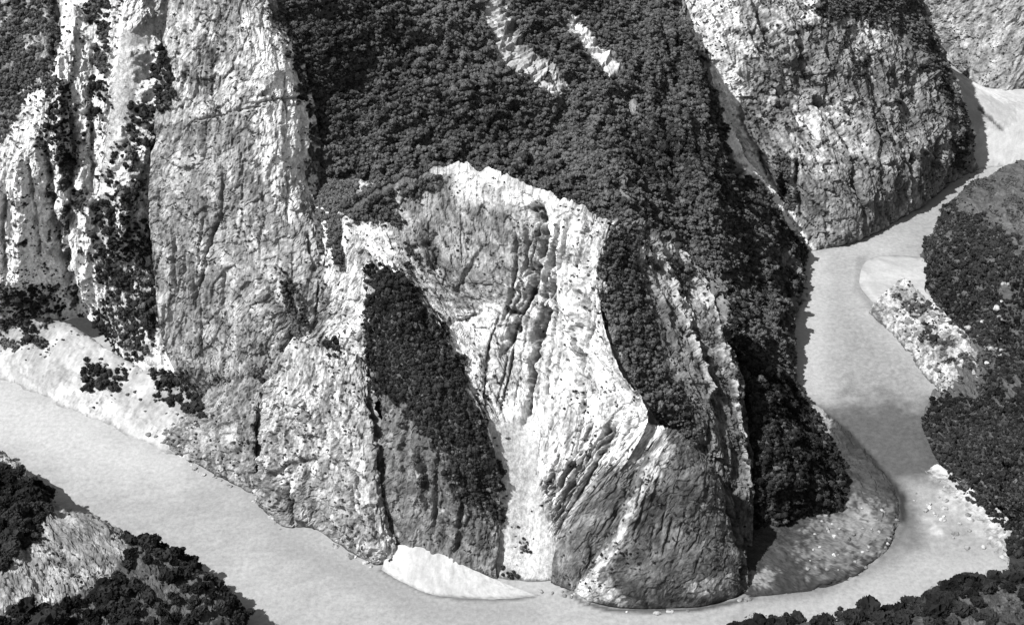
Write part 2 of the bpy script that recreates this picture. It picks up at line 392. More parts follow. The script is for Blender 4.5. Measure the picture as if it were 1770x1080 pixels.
# great slab
region([(420, 20), (490, 60), (545, 180), (545, 330), (500, 380), (450, 300), (440, 160)], .78, 22, .9, ('great_slab',))  # pale bare rock, raised further to stand for sunlight on this edge
region([(290, 30), (330, 10), (400, 60), (420, 180), (330, 200), (280, 190)], .46, 20, .8, ('great_slab',))
region([(340, 70), (375, 70), (380, 150), (345, 160)], .13, 14, .9, ('great_slab',))
region([(400, 400), (480, 430), (540, 540), (520, 600), (440, 560)], .40, 20, .6, ('great_slab',))
region([(540, 560), (560, 490), (580, 500), (560, 600), (545, 610)], .2, 6, .9)
# ridge of the amphitheatre
region([(585, 380), (640, 370), (700, 440), (720, 520), (640, 640), (560, 640), (590, 480)], .58, 16, .85)
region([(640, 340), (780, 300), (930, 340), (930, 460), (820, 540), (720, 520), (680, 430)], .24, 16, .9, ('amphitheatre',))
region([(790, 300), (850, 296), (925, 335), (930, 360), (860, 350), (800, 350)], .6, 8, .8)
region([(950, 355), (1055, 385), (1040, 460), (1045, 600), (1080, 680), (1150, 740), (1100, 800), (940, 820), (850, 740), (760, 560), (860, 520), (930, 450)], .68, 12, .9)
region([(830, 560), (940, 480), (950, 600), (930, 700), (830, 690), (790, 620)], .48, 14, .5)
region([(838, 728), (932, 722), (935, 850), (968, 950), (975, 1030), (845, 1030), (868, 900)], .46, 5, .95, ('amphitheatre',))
# right-hand slabs
region([(1150, 745), (1100, 850), (1040, 960), (990, 1020), (1008, 1032), (1055, 965), (1118, 855), (1170, 770)], .5, 8, .8, ('river_slab',))  # left rim painted pale as if catching the sun
region([(1092, 750), (1030, 815), (975, 890), (945, 960), (952, 962), (988, 892), (1048, 815), (1110, 770)], .45, 8, .7, ('left_slab',))  # sunlit left edge painted into the tone
if 0: region([(1130, 770), (1100, 880), (1040, 980), (990, 1020), (1010, 1030), (1060, 960), (1125, 850), (1160, 780)], .58, 8, .85)
region([(1190, 1010), (1260, 990), (1250, 1030), (1180, 1035)], .38, 8, .7)
region([(985, 1000), (1060, 1000), (1080, 1045), (1000, 1030)], .52, 10, .8)
region([(1090, 400), (1170, 430), (1210, 500), (1215, 560), (1180, 540), (1130, 500), (1095, 450)], .4, 16, .8)
for pl in ([(1125, 400), (1150, 470), (1170, 520), (1195, 600), (1225, 660), (1215, 700)], [(1150, 410), (1205, 490), (1235, 560), (1250, 640)], [(1240, 560), (1262, 660), (1275, 760), (1288, 850)], [(1190, 530), (1195, 600), (1230, 690)]):
    groove(pl, 4.5, -2.5, .42, ('right_flank',))
region([(470, 640), (560, 620), (620, 660), (650, 800), (640, 900), (560, 880), (480, 800)], .46, 24, .6, ('river_knob',))
region([(455, 830), (500, 850), (530, 910), (480, 910), (450, 880)], .25, 10, .7, ('river_knob',))
# massif across the bend
region([(1160, -20), (1260, -20), (1290, 130), (1270, 230), (1220, 160)], .8, 12, .9, ('far_massif',))
region([(1210, 140), (1262, 180), (1322, 300), (1355, 345), (1408, 430), (1375, 445), (1310, 340), (1240, 240)], .8, 7, 1, ('far_massif', 'wooded_slope'))
region([(1290, 0), (1420, 0), (1400, 60), (1330, 100), (1290, 90)], .5, 24, .6, ('far_massif',))
region([(1370, 190), (1480, 180), (1500, 260), (1430, 290), (1370, 270)], .52, 24, .75, ('far_massif',))
region([(1480, 40), (1530, 60), (1540, 90), (1480, 90)], .5, 12, .7, ('far_massif',))
region([(1630, 100), (1680, 180), (1650, 190), (1600, 110)], .2, 12, .8, ('far_massif',))
region([(1565, 60), (1660, 180), (1672, 300), (1645, 300), (1640, 200), (1560, 100)], .16, 8, .8, ('far_massif',))  # darker strip down the right side of the massif
region([(820, -20), (850, 0), (900, 90), (975, 150), (960, 175), (880, 130), (835, 60)], .48, 14, .8, ('wooded_slope',))
region([(985, 30), (1010, 50), (1060, 130), (1045, 140), (990, 70)], .62, 6, .9, ('wooded_slope',))
region([(1420, 890), (1480, 870), (1545, 880), (1535, 930), (1470, 985), (1400, 990), (1390, 950)], .19, 34, .75, ('gravel_shoal',))
region([(1360, 665), (1400, 690), (1440, 730), (1430, 750), (1380, 710)], .32, 8, .8, ('gravel_shoal',))
region([(1285, 985), (1340, 990), (1330, 1015), (1285, 1015)], .3, 14, .7, ('gravel_shoal',))
groove([(1688, 182), (1708, 200), (1738, 226)], 4, 1.2, .1, ('distant_beach',))
region([(1640, 100), (1700, 170), (1760, 180), (1760, 200), (1690, 230), (1660, 180)], .27, 16, .6, ('distant_beach',))
# foreground knoll
region([(60, 950), (110, 900), (200, 920), (215, 960), (190, 1000), (80, 1040), (-30, 1040), (-30, 1000)], .25, 14, .9, ('near_knoll',))
region([(1640, 1040), (1700, 1030), (1700, 1100), (1640, 1100)], .33, 10, .8, ('near_bank',))
region([(0, 795), (45, 800), (60, 850), (30, 850), (0, 815)], .4, 10, .7, ('near_knoll',))

A_ = ('amphitheatre',)
for pl, wd, dp, tn in (
    ([(948, 360), (940, 420), (920, 490), (895, 560), (868, 620)], 8, 9, .2), ([(988, 372), (972, 440), (945, 520), (930, 590), (918, 680), (905, 740)], 6, 8, .16),
    ([(1010, 420), (1000, 460), (995, 490)], 4, 4, .3), ([(930, 350), (930, 365), (938, 385)], 12, 8, .12), ([(890, 400), (892, 450), (885, 510), (870, 560)], 5, 5, .2),
    ([(910, 390), (905, 460), (890, 520)], 4, 4, .28), ([(865, 540), (845, 600), (838, 650)], 4, 4, .25), ([(850, 600), (835, 690), (850, 720)], 3, 3, .3),
    ([(840, 420), (790, 500), (830, 540), (780, 560)], 6, 3, .3), ([(970, 380), (960, 430), (930, 510)], 5, -4, None), ([(1010, 385), (1000, 500), (1000, 640)], 10, -5, None),
    ([(1040, 520), (1010, 620), (1000, 740)], 4, 3, .4), ([(1020, 640), (990, 800)], 4, 3, .4), ([(955, 800), (950, 860), (965, 930)], 4, 4, .12), ([(1020, 760), (985, 830), (955, 900)], 4, 4, .18),
    ([(1075, 720), (1030, 800), (985, 880), (960, 930)], 6, 4, .25), ([(740, 400), (755, 440), (750, 470)], 12, 4, .1)):
    groove(pl, wd, dp, tn, A_)
rl = random.Random(5)
La = np.array([(935, 365), (905, 470), (872, 580), (845, 720)]); Lb = np.array([(1045, 400), (1035, 500), (1065, 620), (1085, 730)])
for k in range(16):
    f = rl.random(); pts = La * (1 - f) + Lb * f + np.array([[rl.uniform(-5, 5), 0] for _ in range(4)]); s0 = rl.choice((0, 0, 1)); e0 = rl.choice((3, 4, 4))
    groove([tuple(p) for p in pts[s0:e0]], rl.uniform(1.8, 3.2), rl.uniform(1.2, 3), rl.uniform(.15, .35), A_)
Lc = np.array([(1010, 700), (975, 780), (940, 850), (935, 900)]); Ld = np.array([(1120, 735), (1060, 800), (1000, 880), (960, 945)])
for k in range(11):
    f = rl.random(); pts = Lc * (1 - f) + Ld * f + np.array([[rl.uniform(-6, 6), rl.uniform(-6, 6)] for _ in range(4)])
    groove([tuple(p) for p in pts[rl.choice((0, 1)):]], rl.uniform(2, 3.6), rl.uniform(1.5, 3.5), rl.uniform(.1, .3), A_)
for k in range(20):
    x = rl.uniform(270, 540); y = rl.uniform(60, 560); n = rl.uniform(40, 110); dx = rl.uniform(-16, 6)
    groove([(x, y), (x + dx * .6, y + n * .5), (x + dx, y + n)], rl.uniform(1.6, 2.6), rl.uniform(.8, 2), rl.uniform(.12, .25), ('great_slab',))
for k in range(18):
    x = rl.uniform(1250, 1640); y = rl.uniform(20, 320); n = rl.uniform(40, 90); dx = rl.uniform(5, 30)
    groove([(x, y), (x + dx * .4, y + n * .5), (x + dx, y + n)], rl.uniform(2, 3.4), rl.uniform(1.5, 3), rl.uniform(.08, .15), ('far_massif',))
for k in range(14):
    x = rl.uniform(460, 650); y = rl.uniform(640, 860); n = rl.uniform(30, 90)
    groove([(x, y), (x + rl.uniform(-5, 12), y + n * .5), (x + rl.uniform(0, 22), y + n)], rl.uniform(1.8, 3), rl.uniform(1, 2.5), rl.uniform(.12, .25), ('river_knob',))
for k in range(12):
    x = rl.uniform(1060, 1250); y = rl.uniform(800, 940); n = rl.uniform(40, 90)
    groove([(x, y), (x - 8, y + n * .5), (x - rl.uniform(0, 24), y + n)], rl.uniform(1.8, 2.6), rl.uniform(.8, 1.6), rl.uniform(.06, .12), ('river_slab',))
GS = ('great_slab',)
for pl, wd, dp, tn in (([(395, 350), (362, 410), (350, 480), (335, 520)], 3.5, 4, .12), ([(385, 300), (380, 360), (372, 400)], 3, 3, .15), ([(300, 390), (302, 470), (310, 520)], 3, 2, .2),
    ([(450, 500), (500, 560), (510, 610)], 10, 4, .15), ([(345, 60), (340, 160), (320, 190)], 3, 2, .2), ([(480, 460), (510, 530), (540, 570)], 5, 3, .2),
    ([(550, 490), (545, 560), (535, 600)], 3, 3, .12), ([(578, 380), (585, 430), (592, 480)], 8, 8, .06), ([(530, 400), (545, 470)], 4, 3, .2), ([(420, 180), (500, 170), (540, 165)], 3, 1.5, .25),
    ([(330, 210), (380, 200), (470, 178)], 3, 1.5, .25)):
    groove(pl, wd, dp, tn, GS)
LC = ('left_cliff',)
for pl, wd, dp, tn in (([(75, 230), (85, 330), (95, 420), (120, 500), (145, 535)], 12, 16, .2), ([(120, 160), (130, 260), (120, 360), (118, 420)], 10, 12, .25), ([(10, 320), (5, 420), (10, 480)], 7, 8, .25),
    ([(45, 260), (60, 370), (70, 450)], 5, 6, .35), ([(30, 250), (35, 400), (30, 500)], 14, -8, None), ([(160, 60), (155, 200), (160, 330)], 8, 8, .3), ([(282, 60), (288, 130), (300, 190)], 6, 10, .08),
    ([(268, 50), (266, 170), (222, 330), (195, 450)], 24, -10, None), ([(100, 80), (105, 200), (95, 300)], 9, -7, None), ([(95, 0), (100, 60), (85, 110)], 8, 10, .12), ([(140, 300), (150, 420), (155, 520)], 12, -6, None),
    ([(140, 0), (125, 80), (115, 150)], 12, -7, None), ([(255, 300), (262, 420), (268, 600)], 5, 3, .2)):
    groove(pl, wd, dp * .55, tn and max(tn, .25), LC)
groove([(640, 660), (652, 740), (668, 850), (676, 935)], 5, 4, .12, ('river_knob', 'shaded_wall'))
groove([(760, 770), (755, 850), (750, 920)], 5, 3, .12, ('shaded_wall',)); groove([(700, 700), (690, 780), (700, 850)], 6, 4, .1, ('shaded_wall',))
groove([(800, 850), (790, 960)], 5, 4, .15, ('shaded_wall',)); groove([(720, 760), (735, 880)], 6, -5, None, ('shaded_wall',))
groove([(447, 700), (450, 800), (447, 850)], 6, 4, .12, ('river_knob', 'small_knob')); groove([(490, 820), (505, 870), (508, 912)], 4, 5, .08, ('river_knob',))
groove([(455, 830), (500, 800), (560, 790)], 5, 3, .2, ('river_knob',)); groove([(560, 720), (600, 800), (640, 860)], 4, 2.5, .25, ('river_knob',)); groove([(400, 690), (420, 760), (400, 820)], 4, 3, .2, ('small_knob',))
FM = ('far_massif',)
for pl, wd, dp, tn in (([(1440, 200), (1470, 250), (1480, 320), (1500, 375)], 5, 6, .1), ([(1380, 260), (1375, 320), (1385, 370)], 5, 6, .1), ([(1575, 250), (1572, 320), (1578, 360)], 4, 5, .1),
    ([(1385, 60), (1390, 120), (1420, 160)], 8, 5, .15), ([(1625, 230), (1622, 300)], 6, 5, .12), ([(1510, 180), (1520, 260), (1530, 330)], 4, 4, .15), ([(1350, 300), (1355, 350)], 8, 6, .07), ([(1580, 90), (1620, 160)], 5, -5, None),
    ([(1300, 0), (1330, 60), (1400, 160), (1440, 200)], 10, 5, .16), ([(1540, 120), (1590, 220)], 6, 5, .15)):
    groove(pl, wd, dp, tn, FM)
for pl, wd, dp, tn in (([(1165, 770), (1110, 800), (1085, 870), (1050, 960), (1025, 1000)], 7, 6, .15), ([(1255, 860), (1278, 930), (1290, 1010)], 5, 5, .06), ([(1190, 830), (1150, 900), (1140, 960)], 4, 2, .2),
    ([(1160, 770), (1125, 840), (1090, 900), (1050, 970)], 7, -5, None), ([(1100, 770), (1060, 850), (1010, 900)], 6, -2, .45)):
    if wd == 5: groove(pl, wd, dp, tn, ('river_slab', 'left_slab'))

SMOOTH.append(([(205, 60), (262, 40), (262, 200), (200, 320), (180, 420), (165, 420), (185, 200)], ('left_cliff',)))
SMOOTH.append(([(838, 728), (932, 722), (935, 850), (968, 950), (975, 1030), (845, 1030), (868, 900)], ('amphitheatre',)))
GAPS += [([(820, -40), (850, -40), (905, 80), (985, 150), (970, 185), (880, 140), (838, 60)], .45), ([(975, 20), (1000, 30), (1068, 135), (1050, 145), (985, 80)], .5),
    ([(1150, -60), (1200, -60), (1235, 140), (1268, 235), (1262, 250), (1235, 200), (1200, 100), (1160, 10)], .6), ([(1235, 200), (1262, 240), (1310, 285), (1360, 345), (1397, 425), (1390, 440), (1350, 400), (1310, 330), (1260, 290)], .8),
    ([(1320, 420), (1345, 440), (1380, 470), (1385, 500), (1360, 480)], .3), ([(1350, 520), (1395, 500), (1395, 680), (1362, 672), (1350, 600)], .2), ([(1275, 570), (1290, 570), (1295, 640), (1280, 640)], .2),
    ([(690, 40), (760, 60), (700, 90)], -.3), ([(1060, 150), (1100, 190), (1105, 210), (1080, 190)], .1), ([(1060, 290), (1080, 320), (1085, 350), (1070, 340)], .1)]
# ================================================================== where trees and shrubs grow
veg([(-120, -90), (100, -90), (98, 40), (92, 150), (60, 160), (40, 180), (0, 245), (-120, 300)], .62, 10, 1.0, LC)
veg([(85, 150), (125, 150), (120, 250), (125, 290), (100, 285), (60, 250), (80, 200)], 1, 6, .8, LC, 'tree')
veg([(160, 130), (185, 140), (185, 180), (160, 170)], .8, 8, .7, LC, 'tree')
veg([(150, -20), (200, -20), (185, 60), (185, 130), (160, 110)], .6, 8, .9, LC)
veg([(130, 170), (165, 180), (160, 280), (130, 290)], .35, 10, .8, LC, 'tree')
veg([(265, 90), (285, 90), (310, 170), (280, 210), (260, 150)], 1, 5, .8, None, 'tree')
veg([(225, 180), (290, 190), (268, 275), (225, 255)], .6, 9, .8, LC, 'tree')
veg([(195, 250), (240, 240), (215, 330), (185, 320)], .45, 9, .8, LC, 'tree')
veg([(165, 350), (235, 310), (250, 310), (215, 410), (205, 490), (170, 500), (160, 420)], 1, 7, .9, LC, 'tree')
veg([(215, 400), (262, 380), (272, 480), (275, 570), (210, 560), (160, 610), (158, 570), (200, 490)], .95, 6, .9, LC, 'tree')
veg([(155, 570), (272, 520), (276, 600), (235, 625), (160, 615)], .9, 7, .9, LC, 'tree')
veg([(145, 625), (215, 640), (210, 680), (150, 680)], .8, 7, .9, ('left_cliff', 'scree_beach'), 'tree')
veg([(255, 640), (330, 640), (355, 720), (330, 725), (275, 690)], 1, 6, .9, ('left_cliff', 'scree_beach', 'small_knob', 'great_slab'), 'tree')
veg([(0, 500), (100, 490), (105, 530), (30, 570), (0, 575)], .8, 8, .8, ('left_cliff', 'scree_beach'), 'tree')
veg([(30, 560), (60, 560), (55, 600), (40, 600)], .8, 5, .8, None, 'tree')
veg([(100, 250), (125, 290), (135, 360), (110, 380)], .5, 8, .7, LC)
veg([(120, 330), (150, 330), (145, 370), (122, 370)], .9, 6, .7, LC, 'tree')
veg([(-20, 520), (130, 500), (150, 560), (90, 600), (-20, 600)], .3, 10, .7, ('left_cliff', 'scree_beach'), 'forest')
veg([(20, 300), (130, 260), (260, 250), (260, 480), (100, 520), (0, 500)], .14, 8, .7, LC)
# slab rim
veg([(480, -20), (520, 60), (540, 180), (560, 260), (575, 330), (560, 340), (530, 300), (525, 200), (505, 100), (470, 30)], .55, 14, .8, ('great_slab', 'wooded_slope'))
veg([(540, 330), (590, 340), (600, 460), (585, 470), (570, 400), (545, 380)], .6, 8, .8, None)
veg([(480, 450), (515, 500), (530, 560), (510, 620), (495, 560), (485, 500)], .6, 7, .7, GS)
veg([(440, 645), (470, 625), (495, 600), (505, 612), (480, 640), (462, 668), (445, 672)], .9, 4, .6, GS, 'tree')
veg([(350, 668), (385, 662), (440, 648), (440, 660), (390, 680), (352, 690)], .5, 4, .5, GS)
region([(340, 660), (440, 640), (500, 590), (560, 580), (560, 615), (510, 620), (460, 680), (340, 710)], .15, 8, .6, GS)  # dark strip painted at the slab foot as ambient shade behind the knobs
# main wood
WS = ('wooded_slope',)
veg([(490, -120), (1170, -120), (1215, 100), (1275, 245), (1320, 310), (1397, 432), (1388, 560), (1368, 665), (1300, 640), (1250, 480), (1190, 440), (1000, 380), (560, 430), (545, 250), (500, 100)], 1, 5, 1.0, WS)
veg([(1270, 480), (1300, 640), (1370, 665), (1440, 750), (1490, 850), (1460, 893), (1288, 918), (1283, 800), (1278, 650), (1255, 520)], 1, 5, 1.0, WS, 'forestd')  # spur in shadow: shade put into the dark leaf colour
veg([(1390, 20), (1560, -60), (1620, 90), (1670, 200), (1676, 290), (1640, 290), (1650, 200), (1560, 60), (1470, 30)], .75, 12, .9, FM)
veg([(1290, 20), (1600, 60), (1640, 300), (1500, 330), (1300, 260)], .1, 16, .6, FM)
veg([(1340, 270), (1360, 270), (1372, 360), (1350, 360)], .8, 6, .8, FM)
# band in front of the amphitheatre
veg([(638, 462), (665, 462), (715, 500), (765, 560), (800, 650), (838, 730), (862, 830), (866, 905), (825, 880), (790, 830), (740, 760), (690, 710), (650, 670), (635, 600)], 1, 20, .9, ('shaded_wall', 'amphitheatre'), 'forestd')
veg([(530, 300), (640, 300), (760, 285), (760, 320), (690, 350), (690, 390), (650, 380), (580, 370)], .7, 12, .9, ('amphitheatre', 'upper_ledge'))
veg([(560, 600), (585, 585), (590, 615), (570, 620)], 1, 3, .8, ('upper_ledge', 'river_knob'), 'tree')
veg([(700, 500), (840, 380), (780, 420), (700, 420)], .3, 12, .7, A_)
veg([(660, 700), (740, 760), (800, 840), (860, 900), (850, 960), (760, 900), (680, 880)], .12, 12, .6, ('shaded_wall',))
veg([(868, 975), (885, 985), (905, 1000), (895, 1012), (872, 1005)], 1, 3, .6, None, 'tree')
veg([(897, 930), (915, 930), (918, 958), (900, 955)], 1, 3, .45, A_, 'tree')
# strip right of the white rib
RF = ('right_flank',)
veg([(1048, 395), (1100, 395), (1090, 440), (1108, 490), (1135, 570), (1165, 660), (1190, 710), (1200, 790), (1160, 755), (1120, 700), (1080, 640), (1050, 560), (1030, 470)], .95, 8, .9, RF)
veg([(1100, 400), (1230, 470), (1280, 700), (1280, 860), (1230, 800), (1200, 640), (1130, 470)], .14, 12, .7, RF)
veg([(1145, 450), (1190, 470), (1180, 500), (1150, 480)], .9, 5, .8, RF)
# right bank and near ground
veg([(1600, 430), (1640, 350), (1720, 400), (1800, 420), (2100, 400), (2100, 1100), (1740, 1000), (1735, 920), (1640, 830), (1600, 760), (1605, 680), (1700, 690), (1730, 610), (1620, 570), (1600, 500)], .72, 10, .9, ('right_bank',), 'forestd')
veg([(1590, 450), (1640, 340), (1700, 295), (1800, 230), (2100, 180), (2100, 420), (1800, 440), (1700, 410), (1620, 470)], .35, 6, .5, ('right_bank',))
veg([(1540, 510), (1600, 500), (1720, 620), (1700, 690), (1620, 640)], .35, 10, .8, ('right_bank', 'boulder_bar'), 'forest')
veg([(-200, 780), (-20, 790), (60, 850), (90, 890), (60, 930), (30, 960), (-20, 990), (-200, 1000)], 1, 8, .95, ('near_knoll',), 'near')
veg([(212, 922), (290, 950), (352, 990), (412, 1066), (450, 1250), (-200, 1250), (-200, 1050), (60, 1060), (190, 1005), (215, 960)], 1, 5, .95, ('near_knoll',), 'near')
veg([(1200, 1060), (1400, 1060), (1550, 1050), (1640, 1000), (2000, 950), (2000, 1300), (1200, 1300)], .97, 6, 1.25, ('near_bank',), 'near')

# ================================================================== the land
ST = 2.4
patch('wooded_slope', [
    [(1280, 930, -2), (1380, 912, -2), (1460, 894, -2), (1482, 845, -2), (1430, 757, -2), (1366, 668, -2), (1374, 560, -2), (1386, 462, -2), (1398, 434, -2)],
    [(1282, 860, 12), (1350, 810, 25), (1400, 800, 20), (1405, 770, 15), (1370, 705, 12), (1335, 640, 15), (1335, 540, 20), (1350, 450, 15), (1372, 405, 8)],
    [(1275, 780, 30), (1300, 740, 35), (1320, 700, 38), (1320, 660, 35), (1300, 600, 35), (1280, 540, 38), (1270, 470, 42), (1290, 380, 45), (1320, 330, 35)],
    [(1262, 690, 34), (1258, 620, 42), (1250, 580, 46), (1240, 520, 50), (1222, 470, 56), (1205, 420, 64), (1200, 330, 80), (1220, 250, 80), (1240, 205, 75)],
    [(1110, 500, 72), (1110, 460, 80), (1100, 430, 86), (1090, 390, 92), (1080, 300, 100), (1090, 200, 105), (1120, 100, 112), (1160, 0, 122), (1180, -100, 130)],
    [(930, 430, 85), (930, 380, 97), (940, 330, 103), (955, 270, 110), (980, 190, 118), (1010, 110, 124), (1040, 30, 128), (1070, -50, 132), (1080, -120, 135)],
    [(720, 420, 90), (710, 370, 102), (705, 310, 112), (703, 250, 122), (705, 180, 134), (712, 100, 146), (720, 20, 158), (728, -50, 166), (735, -120, 174)],
    [(545, 440, 88), (545, 390, 98), (540, 330, 105), (538, 265, 119), (530, 180, 137), (518, 100, 156), (490, 10, 176), (480, -60, 188), (470, -120, 194)],
    [(440, 440, 70), (440, 390, 80), (440, 330, 88), (430, 265, 100), (430, 180, 118), (420, 100, 138), (400, 10, 160), (380, -60, 176), (370, -120, 185)]],
    step=3.2, base=.16, var=.5, mat=M_SOIL, relief=2.0, flow=(22, 60), block=(7, 9), blk=.8, seed=3, speck=.1,
    label='wooded mountainside falling to the river bend')
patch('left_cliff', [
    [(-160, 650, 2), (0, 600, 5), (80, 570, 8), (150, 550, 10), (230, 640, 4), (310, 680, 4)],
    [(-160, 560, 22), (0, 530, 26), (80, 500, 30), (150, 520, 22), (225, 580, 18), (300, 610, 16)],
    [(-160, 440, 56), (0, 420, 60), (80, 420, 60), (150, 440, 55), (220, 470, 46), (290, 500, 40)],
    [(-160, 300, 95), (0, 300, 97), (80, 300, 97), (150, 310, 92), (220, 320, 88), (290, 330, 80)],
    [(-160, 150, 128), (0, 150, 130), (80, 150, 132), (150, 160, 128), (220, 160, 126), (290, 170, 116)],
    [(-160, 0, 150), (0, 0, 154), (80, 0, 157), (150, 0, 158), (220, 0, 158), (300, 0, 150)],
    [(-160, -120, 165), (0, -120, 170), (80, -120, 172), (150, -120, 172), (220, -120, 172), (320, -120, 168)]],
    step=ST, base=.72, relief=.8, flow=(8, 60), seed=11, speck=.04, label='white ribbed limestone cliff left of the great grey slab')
patch('great_slab', [
    [(345, 715, -2), (385, 700, 6), (440, 680, 25), (500, 650, 40), (575, 620, 50)],
    [(290, 610, 32), (350, 605, 37), (430, 590, 50), (500, 580, 58), (575, 570, 62)],
    [(270, 480, 70), (350, 480, 74), (430, 480, 80), (500, 480, 84), (592, 475, 82)],
    [(259, 350, 102), (350, 350, 107), (430, 350, 110), (490, 350, 110), (560, 345, 103)],
    [(266, 230, 131), (350, 225, 136), (430, 220, 139), (490, 215, 139), (545, 210, 133)],
    [(277, 110, 158), (350, 105, 163), (420, 100, 165), (480, 100, 163), (528, 110, 154)],
    [(290, 0, 181), (340, 0, 184), (400, 0, 185), (450, 0, 183), (492, 10, 175)],
    [(280, -90, 198), (340, -90, 202), (400, -90, 204), (440, -90, 201), (470, -80, 192)]],
    step=ST, base=.30, var=.55, relief=.75, flow=(10, 50), block=(5, 9), blk=.9, seed=21, speck=.16, back=((0, 30, -10), (0, 60, -80)), label='great grey limestone slab with pale right edge')
patch('upper_ledge', [
    [(480, 700, 30), (560, 680, 38), (650, 690, 42)],
    [(480, 640, 45), (560, 620, 52), (648, 640, 54)],
    [(520, 560, 62), (580, 550, 68), (645, 560, 74)],
    [(560, 480, 82), (600, 480, 86), (650, 480, 90)],
    [(560, 400, 98), (600, 385, 106), (680, 400, 108)],
    [(545, 340, 104), (600, 330, 112), (690, 345, 114)]],
    step=ST, base=.55, relief=.7, flow=(6, 30), seed=31, speck=.2, wander=.25, back=((0, 12, -5), (0, 30, -50)), label='white broken ledge between the slab and the dark tree band')
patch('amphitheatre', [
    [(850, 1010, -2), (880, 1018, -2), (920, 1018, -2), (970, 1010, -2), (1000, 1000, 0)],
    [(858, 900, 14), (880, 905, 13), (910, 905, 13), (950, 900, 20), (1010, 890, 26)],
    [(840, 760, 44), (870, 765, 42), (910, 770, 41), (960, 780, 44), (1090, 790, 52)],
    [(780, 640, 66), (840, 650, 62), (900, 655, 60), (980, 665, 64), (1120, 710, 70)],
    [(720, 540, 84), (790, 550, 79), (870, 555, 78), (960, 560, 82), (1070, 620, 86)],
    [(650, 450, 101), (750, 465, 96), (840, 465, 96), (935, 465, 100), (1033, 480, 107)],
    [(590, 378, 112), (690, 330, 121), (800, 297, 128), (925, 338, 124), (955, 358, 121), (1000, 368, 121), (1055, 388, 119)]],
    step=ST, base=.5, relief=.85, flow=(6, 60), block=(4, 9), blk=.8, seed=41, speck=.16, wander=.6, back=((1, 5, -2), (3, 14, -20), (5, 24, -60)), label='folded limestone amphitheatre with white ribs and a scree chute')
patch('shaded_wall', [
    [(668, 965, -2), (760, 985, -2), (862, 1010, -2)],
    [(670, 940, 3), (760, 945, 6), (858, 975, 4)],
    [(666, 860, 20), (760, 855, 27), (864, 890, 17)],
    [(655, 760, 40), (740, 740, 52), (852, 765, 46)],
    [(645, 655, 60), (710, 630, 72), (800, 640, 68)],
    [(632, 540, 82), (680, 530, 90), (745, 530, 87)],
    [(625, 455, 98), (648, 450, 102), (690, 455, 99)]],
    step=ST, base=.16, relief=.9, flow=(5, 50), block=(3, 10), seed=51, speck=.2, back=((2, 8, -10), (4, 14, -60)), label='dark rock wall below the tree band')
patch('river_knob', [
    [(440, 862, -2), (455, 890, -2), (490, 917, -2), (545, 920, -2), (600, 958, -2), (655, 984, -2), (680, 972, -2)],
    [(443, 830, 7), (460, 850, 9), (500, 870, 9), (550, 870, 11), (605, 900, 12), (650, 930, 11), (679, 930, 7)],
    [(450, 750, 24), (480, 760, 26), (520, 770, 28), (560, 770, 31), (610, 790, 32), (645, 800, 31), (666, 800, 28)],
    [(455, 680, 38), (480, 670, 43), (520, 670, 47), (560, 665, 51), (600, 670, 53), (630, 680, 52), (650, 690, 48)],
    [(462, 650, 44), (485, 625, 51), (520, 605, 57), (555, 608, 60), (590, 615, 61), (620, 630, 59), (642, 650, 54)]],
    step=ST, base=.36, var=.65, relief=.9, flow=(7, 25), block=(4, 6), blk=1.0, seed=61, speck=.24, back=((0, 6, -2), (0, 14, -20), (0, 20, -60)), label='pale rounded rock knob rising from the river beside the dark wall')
patch('small_knob', [
    [(255, 775, -2), (300, 790, -2), (345, 812, -2), (400, 842, -2), (440, 862, -2), (456, 850, -2)],
    [(275, 755, 2), (310, 765, 4), (350, 780, 6), (400, 800, 8), (435, 815, 9), (456, 810, 8)],
    [(300, 735, 5), (330, 730, 9), (360, 725, 14), (400, 730, 20), (435, 735, 22), (458, 735, 20)],
    [(335, 715, 8), (350, 700, 13), (370, 680, 20), (405, 665, 29), (440, 655, 33), (462, 655, 33)]],
    step=ST, base=.28, var=.6, relief=.7, flow=(9, 9), block=(6, 2.6), blk=1.1, seed=71, speck=.2, back=((0, 6, -2), (0, 16, -20), (0, 20, -40)), label='small bedded rock knob at the water, left of the rounded knob')
patch('right_flank', [
    [(1120, 900, 5), (1220, 930, 2), (1300, 960, -2)],
    [(1130, 800, 36), (1220, 820, 30), (1296, 860, 16)],
    [(1130, 730, 58), (1210, 725, 54), (1290, 760, 38)],
    [(1075, 640, 80), (1175, 640, 74), (1276, 660, 60)],
    [(1040, 540, 97), (1135, 530, 91), (1248, 570, 74)],
    [(1030, 470, 108), (1110, 460, 102), (1215, 500, 82)],
    [(1050, 388, 119), (1120, 400, 112), (1185, 450, 94)]],
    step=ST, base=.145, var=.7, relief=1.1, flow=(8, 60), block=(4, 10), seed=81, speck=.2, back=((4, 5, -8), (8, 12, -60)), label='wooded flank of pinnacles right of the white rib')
patch('left_slab', [
    [(952, 1016, -2), (988, 1028, -2), (1040, 1035, -2)],
    [(956, 965, 9), (1000, 962, 14), (1065, 960, 10)],
    [(978, 895, 26), (1040, 880, 31), (1110, 880, 28)],
    [(1030, 825, 42), (1080, 805, 48), (1145, 810, 45)],
    [(1092, 755, 58), (1115, 742, 62), (1165, 755, 58)]],
    step=ST, base=.17, relief=.5, flow=(5, 60), block=(3, 12), seed=91, speck=.12, back=((-2, 5, -4), (-3, 10, -40)), label='thin grey slab leaning left of the front slab')
